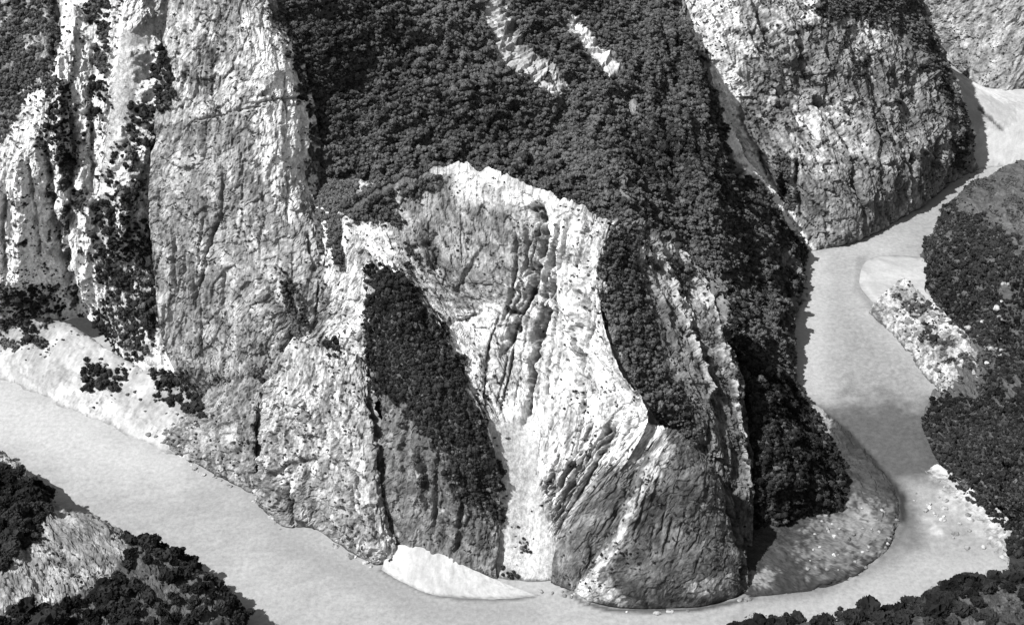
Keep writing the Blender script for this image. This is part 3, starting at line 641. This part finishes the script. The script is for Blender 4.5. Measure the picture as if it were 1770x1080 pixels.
patch('river_slab', [
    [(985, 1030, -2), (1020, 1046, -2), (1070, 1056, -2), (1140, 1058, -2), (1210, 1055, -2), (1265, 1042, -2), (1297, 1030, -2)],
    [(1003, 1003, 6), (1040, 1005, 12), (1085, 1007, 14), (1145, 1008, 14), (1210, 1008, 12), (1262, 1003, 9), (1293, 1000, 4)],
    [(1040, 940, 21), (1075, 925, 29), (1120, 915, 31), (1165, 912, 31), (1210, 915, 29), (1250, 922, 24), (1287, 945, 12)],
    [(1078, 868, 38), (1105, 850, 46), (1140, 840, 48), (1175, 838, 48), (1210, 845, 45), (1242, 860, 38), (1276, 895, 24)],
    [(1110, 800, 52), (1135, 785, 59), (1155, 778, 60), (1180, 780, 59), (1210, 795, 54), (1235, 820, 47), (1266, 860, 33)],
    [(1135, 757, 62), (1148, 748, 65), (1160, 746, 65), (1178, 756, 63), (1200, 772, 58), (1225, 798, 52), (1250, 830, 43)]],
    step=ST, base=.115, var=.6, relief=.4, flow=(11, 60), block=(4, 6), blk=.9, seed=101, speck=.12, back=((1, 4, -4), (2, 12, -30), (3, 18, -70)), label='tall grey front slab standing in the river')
patch('far_massif', [
    [(1380, 446, -2), (1480, 422, -2), (1560, 382, -2), (1640, 326, -2), (1685, 300, -2)],
    [(1335, 335, 25), (1450, 330, 30), (1560, 290, 30), (1640, 240, 30), (1684, 240, 18)],
    [(1240, 200, 68), (1400, 195, 64), (1540, 175, 60), (1625, 150, 52), (1672, 180, 34)],
    [(1195, 90, 100), (1370, 80, 98), (1510, 60, 92), (1590, 50, 82), (1635, 90, 60)],
    [(1150, -20, 128), (1340, -30, 125), (1480, -40, 120), (1550, -40, 110), (1590, -10, 88)],
    [(1110, -130, 150), (1320, -130, 145), (1460, -130, 138), (1520, -130, 130), (1550, -110, 112)]],
    step=ST, base=.23, var=.8, relief=1.3, flow=(14, 45), block=(7, 12), blk=.9, seed=111, speck=.2, back=((10, 15, -20), (20, 40, -110)), label='broad grey massif across the river bend')
patch('distant_cliff', [
    [(1560, 60, -2), (1640, 112, -2), (1700, 165, -2), (1740, 172, -2), (1850, 150, -2), (2000, 150, -2)],
    [(1560, 30, 12), (1650, 80, 14), (1720, 110, 18), (1760, 115, 18), (1850, 100, 18), (2000, 90, 18)],
    [(1560, -60, 60), (1650, -40, 62), (1740, -20, 62), (1780, -20, 62), (1860, -30, 62), (2000, -30, 62)],
    [(1560, -160, 100), (1650, -150, 104), (1740, -140, 104), (1780, -140, 104), (1860, -140, 104), (2000, -150, 104)]],
    step=3, base=.27, var=.45, relief=1.2, flow=(16, 60), block=(8, 14), seed=121, speck=.05, label='pale distant cliff in the top right corner')
patch('distant_beach', [
    [(1655, 300, -1), (1700, 297, -1), (1760, 290, -1), (2000, 260, -1)],
    [(1660, 285, .8), (1705, 275, 1.2), (1760, 270, 1.2), (2000, 230, 1.5)],
    [(1650, 200, 1.5), (1700, 200, 2), (1760, 200, 2), (2000, 190, 2)],
    [(1600, 90, 3), (1700, 150, 4), (1760, 155, 4), (2000, 140, 4)]],
    step=3, base=.40, var=.3, mat=M_SAND, relief=.2, flow=(20, 20), blk=0, seed=131, speck=-.3, label='pale sand beach below the distant cliff')
patch('right_bank', [
    [(1800, 262, -1), (1700, 304, -1), (1640, 356, -1), (1584, 458, -1), (1610, 520, -1), (1640, 600, -1), (1600, 690, -1), (1598, 750, -1), (1650, 845, -1), (1735, 935, -1), (1755, 1015, -1)],
    [(1830, 262, 14), (1760, 300, 18), (1700, 350, 20), (1650, 430, 20), (1660, 500, 10), (1680, 590, 6), (1660, 690, 8), (1660, 760, 10), (1720, 845, 10), (1790, 925, 10), (1820, 1010, 10)],
    [(1950, 270, 40), (1880, 320, 50), (1820, 380, 55), (1780, 450, 55), (1780, 540, 40), (1790, 620, 30), (1790, 700, 32), (1790, 770, 35), (1830, 845, 35), (1890, 925, 35), (1930, 1010, 35)],
    [(2150, 270, 80), (2100, 320, 95), (2060, 380, 105), (2020, 450, 105), (2020, 540, 95), (2020, 620, 85), (2020, 700, 85), (2030, 770, 85), (2080, 845, 85), (2120, 925, 85), (2160, 1010, 85)]],
    step=3.2, base=.10, var=.6, mat=M_SOIL, relief=1.6, flow=(18, 30), seed=141, speck=.1, label='wooded right bank of the river')
patch('boulder_bar', [
    [(1500, 545, -.6), (1545, 590, -.6), (1600, 660, -.6), (1650, 705, -.6), (1720, 730, -.6)],
    [(1515, 520, 1.2), (1570, 570, 2), (1620, 630, 2.5), (1660, 670, 3), (1730, 690, 3)],
    [(1560, 480, 2), (1620, 530, 6), (1670, 580, 8), (1710, 620, 9), (1770, 640, 10)]],
    step=3, base=.42, var=.6, relief=.45, flow=(6, 6), block=(3.2, 3.2), blk=1.4, seed=151, speck=.15, label='bar of pale boulders on the inside of the right bank')
patch('sand_bar', [
    [(1600, 445, -.4), (1545, 440, -.4), (1500, 448, -.4), (1487, 480, -.4), (1492, 505, -.4), (1530, 545, -.4), (1560, 560, -.4)],
    [(1605, 449, .7), (1550, 446, .9), (1508, 455, .9), (1496, 480, .9), (1502, 503, .9), (1540, 535, .9), (1570, 545, .9)],
    [(1690, 480, 2), (1640, 480, 1.6), (1610, 483, 1.5), (1600, 490, 1.5), (1600, 505, 1.6), (1625, 520, 1.8), (1680, 535, 2)]],
    step=3, base=.38, var=.35, mat=M_SAND, relief=.06, flow=(20, 20), blk=0, seed=161, speck=-.3, label='smooth white sand bar at the bend')
patch('gravel_shoal', [
    [(1352, 652, -.5), (1366, 666, -.5), (1400, 695, -.5), (1455, 735, -.5), (1515, 800, -.5), (1552, 862, -.5), (1550, 920, -.5), (1500, 985, -.5), (1420, 1018, -.5), (1350, 1028, -.5), (1280, 1034, -.5)],
    [(1345, 660, .5), (1360, 672, .8), (1395, 705, .9), (1445, 748, 1), (1500, 810, 1), (1532, 862, 1), (1530, 910, 1.1), (1485, 970, 1.1), (1410, 1000, 1), (1345, 1010, .8), (1280, 1018, .6)],
    [(1335, 680, 1.2), (1345, 690, 1.4), (1370, 730, 1.5), (1400, 780, 1.6), (1440, 830, 1.6), (1450, 870, 1.6), (1440, 900, 1.7), (1420, 930, 1.7), (1370, 950, 1.7), (1320, 960, 1.5), (1270, 970, 1.3)],
    [(1300, 720, 2.2), (1300, 740, 2.2), (1310, 780, 2.2), (1320, 820, 2.2), (1330, 850, 2.2), (1340, 870, 2.2), (1340, 890, 2.2), (1330, 900, 2.2), (1310, 910, 2.2), (1290, 920, 2.2), (1260, 920, 2.2)]],
    step=2.6, base=.05, var=.8, mat=M_SAND, fade_toe=False, relief=.3, flow=(9, 9), block=(2.2, 2.2), blk=.9, seed=165, speck=.1, label='grey gravel shoal wrapped round the foot of the wooded spur')
patch('gravel_spit', [
    [(1590, 815, -.6), (1630, 850, -.6), (1670, 895, -.6), (1700, 935, -.6), (1728, 965, -.6), (1760, 985, -.6)],
    [(1604, 812, .5), (1648, 842, .9), (1695, 882, 1.1), (1725, 915, 1.1), (1745, 945, .9), (1765, 965, .6)],
    [(1620, 800, 3), (1670, 835, 4), (1715, 870, 4), (1750, 905, 4), (1775, 935, 4), (1790, 950, 4)]],
    step=2.6, base=.38, var=.5, mat=M_SAND, fade_toe=False, relief=.4, flow=(6, 6), block=(2.2, 2.2), blk=.9, seed=166, speck=.1, label='whitish cobble spit below the right bank')
patch('scree_beach', [
    [(-200, 600, -.6), (0, 662, -.6), (100, 702, -.6), (180, 738, -.6), (260, 772, -.6), (340, 812, -.6)],
    [(-200, 580, 1.6), (0, 640, 1.8), (100, 678, 2), (190, 712, 2.2), (265, 745, 2.4), (350, 785, 2.4)],
    [(-200, 540, 9), (0, 600, 7), (100, 630, 5), (190, 670, 4.4), (280, 705, 4), (370, 745, 4)],
    [(-200, 500, 20), (0, 540, 20), (110, 560, 12), (210, 620, 8), (300, 660, 8), (380, 700, 10)]],
    step=2.6, base=.37, var=.5, mat=M_SAND, fade_toe=False, relief=.35, flow=(9, 9), block=(2.5, 2.5), blk=.3, seed=171, speck=-.05, back=((0, 10, -15),), label='white scree beach under the left cliff')
patch('sand_beach', [
    [(655, 985, -.5), (700, 1008, -.5), (745, 1027, -.5), (800, 1034, -.5), (870, 1036, -.5), (945, 1030, -.5)],
    [(662, 978, .8), (705, 998, .9), (750, 1015, .9), (800, 1022, .9), (865, 1025, .9), (915, 1025, .6)],
    [(668, 940, 4), (715, 945, 5), (760, 955, 4), (810, 980, 3), (865, 1005, 2), (890, 1015, 1.5)]],
    step=2.6, base=.41, var=.4, mat=M_SAND, fade_toe=False, relief=.2, flow=(20, 20), blk=0, seed=191, speck=-.4, label='white sand beach at the foot of the dark wall')
patch('near_knoll', [
    [(-200, 780, 0), (0, 800, 0), (95, 880, 0), (170, 900, 0), (220, 940, 0), (290, 965, 0), (360, 1010, 0), (415, 1085, 0), (460, 1250, 0)],
    [(-200, 770, 23), (0, 793, 24), (50, 840, 24), (95, 890, 24), (165, 900, 23), (215, 935, 22), (290, 968, 21), (350, 1005, 20), (405, 1080, 19), (450, 1250, 18)],
    [(-200, 900, 28), (0, 910, 29), (60, 940, 28), (110, 960, 27), (160, 980, 26), (210, 1010, 26), (260, 1040, 25), (320, 1100, 24), (370, 1250, 23)],
    [(-200, 1050, 34), (0, 1060, 34), (60, 1080, 33), (110, 1100, 33), (160, 1120, 32), (210, 1150, 32), (260, 1180, 31), (320, 1230, 31), (350, 1300, 31)],
    [(-200, 1300, 45), (0, 1300, 45), (60, 1310, 44), (110, 1310, 43), (160, 1320, 42), (210, 1330, 41), (260, 1340, 40), (320, 1350, 40), (350, 1400, 40)]],
    step=3, base=.3, var=.6, relief=.8, flow=(9, 16), block=(4, 4), seed=201, speck=.15, label='wooded knoll with a pale rock ledge in the near left corner')
patch('near_bank', [
    [(1180, 1120, 0), (1300, 1092, 0), (1400, 1078, 0), (1550, 1066, 0), (1640, 1020, 0), (1720, 1010, 0), (2050, 960, 0)],
    [(1200, 1130, 20), (1300, 1105, 24), (1400, 1092, 26), (1550, 1078, 28), (1640, 1040, 30), (1720, 1025, 30), (2050, 975, 30)],
    [(1200, 1200, 36), (1300, 1180, 36), (1400, 1170, 38), (1550, 1150, 40), (1640, 1110, 42), (1720, 1100, 42), (2050, 1050, 44)],
    [(1200, 1350, 60), (1300, 1340, 60), (1400, 1330, 60), (1550, 1320, 62), (1640, 1300, 62), (1720, 1290, 62), (2050, 1250, 62)]],
    step=3, base=.2, var=.6, relief=.6, flow=(9, 16), block=(4, 4), seed=211, speck=.15, label='wooded near bank in the bottom right corner')
print('land', time.time() - T0)

# ================================================================== trees and shrubs
def join_parts(vs_, fs_):
    V = []; F = []; o = 0
    for v, f in zip(vs_, fs_):
        V.append(v); F += [tuple(i + o for i in q) for q in f]; o += len(v)
    return np.concatenate(V), F
import bmesh
_bm = bmesh.new(); bmesh.ops.create_icosphere(_bm, subdivisions=2, radius=1)
ICO_V = np.array([v.co[:] for v in _bm.verts]); ICO_F = [tuple(v.index for v in f.verts) for f in _bm.faces]; _bm.free()
_bm = bmesh.new(); bmesh.ops.create_icosphere(_bm, subdivisions=3, radius=1)
ICO3_V = np.array([v.co[:] for v in _bm.verts]); ICO3_F = [tuple(v.index for v in f.verts) for f in _bm.faces]; _bm.free()
def crown_mesh(name, seed, leaves=170, mat=None, tall=1.0, nl=5, big=False):
    r = np.random.default_rng(seed)
    vs_ = []; fs_ = []
    cs = []
    for i in range(nl):
        c = np.array([0, 0, .75]) if i == 0 else np.array([*(r.normal(0, .42, 2)), r.uniform(.35, 1.05)])
        s = r.uniform(.55, .75) if i == 0 else r.uniform(.24, .46) * (.8 if big else 1)
        IV, IF = (ICO3_V, ICO3_F) if big else (ICO_V, ICO_F)
        v = IV * s; n = vnoise(v[:, 0] * 4 + seed, v[:, 1] * 4 + i * 7, v[:, 2] * 4)
        if big: n = n * .9 + 1.3 * vnoise(v[:, 0] * 12 + seed, v[:, 1] * 12 + i * 7, v[:, 2] * 12)
        v = v * (1 + .4 * n)[:, None] + c; v[:, 2] *= tall
        vs_.append(v); fs_.append(IF); cs.append((c, s))
    V = []; F = []
    for k in range(leaves):
        c, s = cs[r.integers(nl)]
        d = r.normal(0, 1, 3); d /= np.linalg.norm(d); d[2] = abs(d[2]) * .9 - .2
        p = c + d * s * r.uniform(.85, 1.5); p[2] *= tall
        a = r.normal(0, 1, 3); b = np.cross(a, r.normal(0, 1, 3)); a /= np.linalg.norm(a); b /= np.linalg.norm(b); z = r.uniform(.04, .1) if big else r.uniform(.08, .2)
        V += [p - a * z, p + b * z, p + a * z]; F.append((3 * k, 3 * k + 1, 3 * k + 2))
    vs_.append(np.array(V)); fs_.append(F)
    V, F = join_parts(vs_, fs_)
    me = bpy.data.meshes.new(name); me.from_pydata(V.tolist(), [], F); me.materials.append(mat or M_LEAF)
    return me
def trunk_mesh(name, seed):
    r = np.random.default_rng(seed); V = []; F = []
    def limb(a, b, ra, rb):
        o = len(V); d = b - a; d /= np.linalg.norm(d); u = np.cross(d, [0, 1, .3]); u /= np.linalg.norm(u); w_ = np.cross(d, u)
        for p, q in ((a, ra), ((a + b) / 2 + r.normal(0, .02, 3), (ra + rb) / 2), (b, rb)):
            for k in range(6):
                t = k * math.pi / 3; V.append(p + q * (u * math.cos(t) + w_ * math.sin(t)))
        for j in (0, 1):
            for k in range(6): F.append((o + j * 6 + k, o + j * 6 + (k + 1) % 6, o + j * 6 + 6 + (k + 1) % 6, o + j * 6 + 6 + k))
    top = np.array([r.normal(0, .05), r.normal(0, .05), .6]); limb(np.array([0, 0, -.35]), top, .09, .05)
    for i in range(4):
        a = i * 1.6 + r.uniform(0, .5); limb(top * .8, top + np.array([math.cos(a) * .45, math.sin(a) * .45, .35]), .045, .015)
    me = bpy.data.meshes.new(name); me.from_pydata([tuple(v) for v in V], [], F); me.materials.append(M_BARK); return me
CROWNS = [crown_mesh('crown', 100 + i, 190, M_LEAF, random.uniform(.85, 1.2)) for i in range(6)]
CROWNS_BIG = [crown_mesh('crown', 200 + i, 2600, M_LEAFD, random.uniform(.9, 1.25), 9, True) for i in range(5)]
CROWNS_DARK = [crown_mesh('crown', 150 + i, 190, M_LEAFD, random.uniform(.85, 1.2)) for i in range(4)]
TRUNKS = [trunk_mesh('trunk', 300 + i) for i in range(4)]

rest = {'forest': [], 'dark': [], 'scrub': []}
single = []
for P, N, r0, vk, pn in SCATTER:
    if vk == 'forest': rest['forest'].append((P, r0))
    elif vk == 'scrub': rest['scrub'].append((P, r0))
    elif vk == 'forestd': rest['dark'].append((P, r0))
    else: single.append((P, r0, vk, pn))
# candidates for the individual trees: thin out so that each stands apart, keep those inside the frame
cand = []
for P, r0, vk, pn in single:
    q = proj(P); keep = []
    dmin = (r0[0] * (1.25 if vk == 'near' else 1.0))
    acc = np.zeros((0, 3))
    for i in range(len(P)):
        if len(keep) > 400: break
        if len(acc) and (np.linalg.norm(acc - P[i], axis=1) < dmin).any(): continue
        acc = np.vstack([acc, P[i]]); keep.append(i)
    for i in keep:
        inf = (-20 < q[i, 0] < 1790) and (-20 < q[i, 1] < 1100)
        cand.append((P[i], r0[i], vk, pn, inf, q[i]))
print('cand', len(cand), 'near', sum(c[2] == 'near' and c[4] for c in cand), 'tree', sum(c[2] == 'tree' and c[4] for c in cand))
inn = [c for c in cand if c[4]]; out = [c for c in cand if not c[4]]
random.shuffle(inn); nr = [c for c in inn if c[2] == 'near']; tr = [c for c in inn if c[2] == 'tree']
nr.sort(key=lambda c: abs(0))
pick = nr[:140] + tr[:158]; left = nr[140:] + tr[158:] + out
rest['big'] = [(np.array([c[0] for c in left if c[2] == 'near']).reshape(-1, 3), np.array([c[1] for c in left if c[2] == 'near']))]
lf = [c for c in left if c[2] != 'near']; rest['dark'].append((np.array([c[0] for c in lf]).reshape(-1, 3), np.array([c[1] for c in lf])))
def place_words(c):
    x, y = c[5]
    if c[2] == 'near':
        if x > 900:
            return ('large bushy tree on the near bank at the bottom edge, bottom right', 'trees on the near right bank') 
        if y < 960 and x < 130: return ('bushy tree on the near knoll above the pale ledge', 'trees above the pale ledge')
        return ('dark bushy tree on the near knoll below the pale ledge', 'trees below the pale ledge')
    if y < 320 and x > 220: return ('small dark shrub in the crack at the top left of the great slab', 'shrubs in the upper crack')
    if x < 130 and y > 450: return ('small dark shrub above the scree at the foot of the leftmost rib', 'shrubs at the foot of the left cliff')
    if x < 200 and y < 400: return ('grey shrub in the gullies between the white ribs', 'shrubs among the white ribs')
    if y > 620 and x < 235: return ('dark shrub on the white scree beach', 'shrubs on the scree beach')
    if y > 600 and x >= 235 and x < 420: return ('dark shrub at the foot of the great slab above the small knob', 'shrubs at the foot of the slab')
    if x > 500: return ('round dark shrub on the ledge right of the great slab', 'shrubs on the ledge')
    return ('dark shrub in the steep gully left of the great slab', 'shrubs in the dark gully')
def relabel(items, noun, where, top='highest'):
    """items: (object, x, y, size). The outermost and the largest of a group get labels of their own, the rest share by zone and size"""
    xs = np.array([i[1] for i in items]); ys = np.array([i[2] for i in items]); ss = np.array([i[3] for i in items]); done = {}
    def put(k, w_):
        if k not in done: done[k] = w_
    if len(items) > 1:
        put(int(xs.argmin()), f'leftmost {noun} {where}'); put(int(xs.argmax()), f'rightmost {noun} {where}')
        put(int(ys.argmin()), f'{noun} highest in the picture {where}'); put(int(ys.argmax()), f'{noun} lowest in the picture {where}'); put(int(ss.argmax()), f'largest {noun} {where}')
    qx = np.quantile(xs, [.34, .67]); qy = np.quantile(ys, [.34, .67]); qs = np.median(ss)
    for k, (o, x, y, s) in enumerate(items):
        if k in done: o['label'] = done[k]; continue
        h = ('left part', 'middle', 'right part')[int((x > qx).sum())]; v = ('upper ', 'central ', 'lower ')[int((y > qy).sum())]
        o['label'] = (f"{'bigger' if s > qs else 'smaller'} {noun} {where}, {v}{h}") if len(items) > 8 else f"{'bigger' if s > qs else 'smaller'} {noun} {where}"
GR_ = {}
for i, c in enumerate(pick):
    P, r0, vk, pn = c[:4]; lab, grp = place_words(c)
    e = bpy.data.objects.new('tree' if vk == 'near' else 'shrub', None); COL.objects.link(e)
    e.location = P; e['label'] = lab; e['category'] = 'tree' if vk == 'near' else 'shrub'; e['group'] = grp
    s = r0 * random.uniform(.8, 1.35) * (1.15 if vk == 'near' else 1.0)
    e.rotation_euler = (0, 0, random.uniform(0, 6.28)); e.scale = (s, s, s * random.uniform(.85, 1.25))
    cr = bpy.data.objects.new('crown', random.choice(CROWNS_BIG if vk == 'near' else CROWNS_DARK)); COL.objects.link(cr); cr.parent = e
    tk = bpy.data.objects.new('trunk', random.choice(TRUNKS)); COL.objects.link(tk); tk.parent = e
    GR_.setdefault(grp, []).append((e, c[5][0], c[5][1], s))
WHERE = {'trees on the near right bank': ('bushy tree', 'on the near bank bottom right'), 'trees above the pale ledge': ('dark tree', 'above the pale near ledge'), 'trees below the pale ledge': ('dark tree', 'below the pale near ledge'),
    'shrubs in the upper crack': ('dark shrub', 'in the crack by the slab top'), 'shrubs at the foot of the left cliff': ('dark shrub', 'at the foot of the leftmost rib'), 'shrubs among the white ribs': ('dark shrub', 'among the white ribs'),
    'shrubs on the scree beach': ('dark shrub', 'on the white scree beach'), 'shrubs at the foot of the slab': ('dark shrub', 'at the foot of the grey slab'), 'shrubs on the ledge': ('dark shrub', 'right of the great slab'), 'shrubs in the dark gully': ('dark shrub', 'in the gully left of the slab')}
for g, it in GR_.items(): relabel(it, *WHERE[g])

# the rest of the woods: one object, crowns set on the ground points
def stuff_instances(name, P, S, meshes, label, PK, flat=1.0):
    me = bpy.data.meshes.new(name); me.vertices.add(len(P)); me.vertices.foreach_set('co', P.reshape(-1).astype(np.float32))
    sc_ = np.stack([S * rng.uniform(.85, 1.15, len(P)), S * rng.uniform(.85, 1.15, len(P)), S * rng.uniform(.7, 1.25, len(P)) * flat], -1)
    a = me.attributes.new('sz', 'FLOAT_VECTOR', 'POINT'); a.data.foreach_set('vector', sc_.reshape(-1).astype(np.float32))
    a = me.attributes.new('rot', 'FLOAT_VECTOR', 'POINT'); rr = np.zeros((len(P), 3)); rr[:, 2] = rng.uniform(0, 6.28, len(P)); a.data.foreach_set('vector', rr.reshape(-1).astype(np.float32))
    a = me.attributes.new('pick', 'INT', 'POINT'); a.data.foreach_set('value', PK.astype(np.int32))
    o = link(name, me, label=label, kind='stuff')
    ng = bpy.data.node_groups.new(name, 'GeometryNodeTree')
    ng.interface.new_socket('Geometry', in_out='INPUT', socket_type='NodeSocketGeometry'); ng.interface.new_socket('Geometry', in_out='OUTPUT', socket_type='NodeSocketGeometry')
    gi = ng.nodes.new('NodeGroupInput'); go = ng.nodes.new('NodeGroupOutput'); L = ng.links.new
    ip = ng.nodes.new('GeometryNodeInstanceOnPoints'); jn = ng.nodes.new('GeometryNodeGeometryToInstance')
    for k, mm in reversed(list(enumerate(meshes))):
        src = bpy.data.objects.new(name + '_source', mm)
        oi = ng.nodes.new('GeometryNodeObjectInfo'); oi.inputs[0].default_value = src; oi.inputs['As Instance'].default_value = False
        SRC.append(src); nodes_k.append(oi); L(oi.outputs['Geometry'], jn.inputs[0])
    # keep link order stable: pick index is random anyway
    L(gi.outputs[0], ip.inputs['Points']); L(jn.outputs[0], ip.inputs['Instance']); ip.inputs['Pick Instance'].default_value = True
    def attr(nm, dt):
        n = ng.nodes.new('GeometryNodeInputNamedAttribute'); n.data_type = dt; n.inputs[0].default_value = nm
        return [s for s in n.outputs if s.enabled and s.name == 'Attribute'][0]
    L(attr('pick', 'INT'), ip.inputs['Instance Index'])
    er = ng.nodes.new('FunctionNodeEulerToRotation'); L(attr('rot', 'FLOAT_VECTOR'), er.inputs[0]); L(er.outputs[0], ip.inputs['Rotation'])
    L(attr('sz', 'FLOAT_VECTOR'), ip.inputs['Scale'])
    L(ip.outputs[0], go.inputs[0])
    md = o.modifiers.new('grow', 'NODES'); md.node_group = ng
    return o
SRC = []; nodes_k = []
FP = np.concatenate([p for p, r in rest['forest']]); FR = np.concatenate([r for p, r in rest['forest']])
DP = np.concatenate([p for p, r in rest['dark']]); DR = np.concatenate([r for p, r in rest['dark']])
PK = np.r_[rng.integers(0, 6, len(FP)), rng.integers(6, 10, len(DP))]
sw = rng.random(len(PK)) < .12; PK[sw] = rng.integers(0, 10, sw.sum())
GP, GR = rest['big'][0]; PK = np.r_[PK, rng.integers(10, 15, len(GP))]
FP = np.concatenate([FP, DP, GP]) - np.array([0, 0, .3]); FR = np.r_[FR, DR, GR * 1.15]; print('forest', len(FP))
FS = FR * np.exp(rng.normal(0, .33, len(FR))) * (1 + .3 * fbm2(FP[:, 0] / 30, FP[:, 1] / 30, 77, 2))
stuff_instances('forest', FP, FS, CROWNS + CROWNS_DARK + CROWNS_BIG, 'continuous woodland covering the mountainside and banks', PK)

CP_ = np.concatenate([p for p, r in rest['scrub']]); CR_ = np.concatenate([r for p, r in rest['scrub']])
stuff_instances('scrub', CP_ - np.array([0, 0, .15]), CR_, CROWNS + CROWNS_DARK, 'tiny shrubs dotted over the ledges of the cliffs', rng.integers(0, 10, len(CP_)), .8)

# ================================================================== boulders
def boulder_mesh(seed):
    v = ICO_V.copy(); n = vnoise(v[:, 0] * 1.7 + seed * 3.1, v[:, 1] * 1.7, v[:, 2] * 1.7 + seed); v *= (1 + .38 * n)[:, None]
    for k in range(7):
        d = np.random.default_rng(seed * 11 + k).normal(0, 1, 3); d /= np.linalg.norm(d); h = .72
        q = v @ d; v -= np.maximum(q - h, 0)[:, None] * d
    v[:, 2] *= .7
    me = bpy.data.meshes.new('boulder'); me.from_pydata(v.tolist(), [], ICO_F)
    at = me.attributes.new('tone', 'FLOAT', 'POINT'); at.data.foreach_set('value', [(.5, .4, .3, .2)[seed % 4] * 1.0] * len(v)); me.materials.append(M_ROCK); return me
BM = [boulder_mesh(i + 1) for i in range(8)]
def boulders(poly, n, smin, smax, z, label, group):
    p = np.array(poly, float); k = 0; tries = 0; its = []
    while k < n and tries < n * 40:
        tries += 1
        q = np.array([random.uniform(p[:, 0].min(), p[:, 0].max()), random.uniform(p[:, 1].min(), p[:, 1].max())])
        if not inside(q[None], poly)[0]: continue
        P = pix(q[0], q[1], z); s = random.uniform(smin, smax) * random.choice((.7, 1, 1))
        o = bpy.data.objects.new('boulder', random.choice(BM)); COL.objects.link(o); o.location = ground_at(P, z)
        o.rotation_euler = (random.uniform(-.4, .4), random.uniform(-.4, .4), random.uniform(0, 6.28)); o.scale = (s * random.uniform(.8, 1.5), s, s * random.uniform(.7, 1.1))
        o['label'] = label; o['category'] = 'boulder'; o['group'] = group; k += 1; its.append((o, q[0], q[1], s))
    nn, wh = label.split('|'); relabel(its, nn, wh)
bpy.context.view_layer.update()
from mathutils.bvhtree import BVHTree
def ground_at(P, z):
    best = None
    for nm in GROUND:
        o = bpy.data.objects[nm]; hit, loc, nrm, idx = o.ray_cast(Vector((P[0], P[1], 120)), Vector((0, 0, -1)))
        if hit and (best is None or loc.z > best.z): best = loc
    return (P[0], P[1], max(best.z, -.2) if best is not None else z)
GROUND = ['gravel_spit', 'gravel_shoal', 'boulder_bar', 'right_bank', 'scree_beach', 'sand_beach']
boulders([(1530, 520), (1590, 530), (1720, 610), (1720, 690), (1640, 690), (1550, 590)], 90, 1.0, 2.6, 1, 'pale boulder|on the bar by the right bank', 'boulders on the boulder bar')
boulders([(1600, 820), (1640, 820), (1740, 930), (1740, 970), (1640, 940), (1570, 880)], 30, .7, 1.8, 0, 'pale boulder|on the spit below the right bank', 'boulders in the lower shallows')
boulders([(1410, 890), (1550, 870), (1550, 930), (1480, 1000), (1390, 990)], 40, .5, 1.2, 0, 'low stone|on the grey gravel shoal', 'stones on the gravel shoal')
boulders([(1372, 560), (1396, 520), (1392, 440), (1380, 440), (1368, 560), (1358, 640), (1374, 660)], 40, .8, 2.0, 0, 'boulder|at the waterline under the wooded slope', 'boulders under the wooded slope')
GROUND = GROUND + ['small_knob']
boulders([(255, 755), (300, 745), (350, 780), (330, 800), (280, 775)], 24, .7, 1.9, 0, 'broken rock|at the end of the scree beach', 'rocks at the scree beach end')
boulders([(262, 770), (340, 808), (440, 858), (500, 920), (560, 930), (660, 984), (664, 990), (600, 964), (545, 926), (490, 924), (435, 864), (335, 812)], 26, .6, 1.5, 0, 'wet block|at the waterline below the rock knobs', 'blocks along the foot of the knobs')
boulders([(925, 1018), (990, 1024), (1070, 1056), (1200, 1055), (1296, 1030), (1300, 1036), (1200, 1060), (1060, 1060), (985, 1032), (925, 1026)], 18, .6, 1.6, 0, 'wet block|at the waterline below the front slab', 'blocks along the foot of the front slab')
boulders([(890, 930), (920, 930), (925, 985), (890, 985)], 5, 1.2, 2.0, 3, 'dark boulder|on the scree chute', 'boulders on the chute')
boulders([(1640, 305), (1700, 290), (1700, 305), (1650, 325)], 12, 1, 2.0, 0, 'small boulder|at the narrows by the far massif', 'boulders at the narrows')
print('done', time.time() - T0)
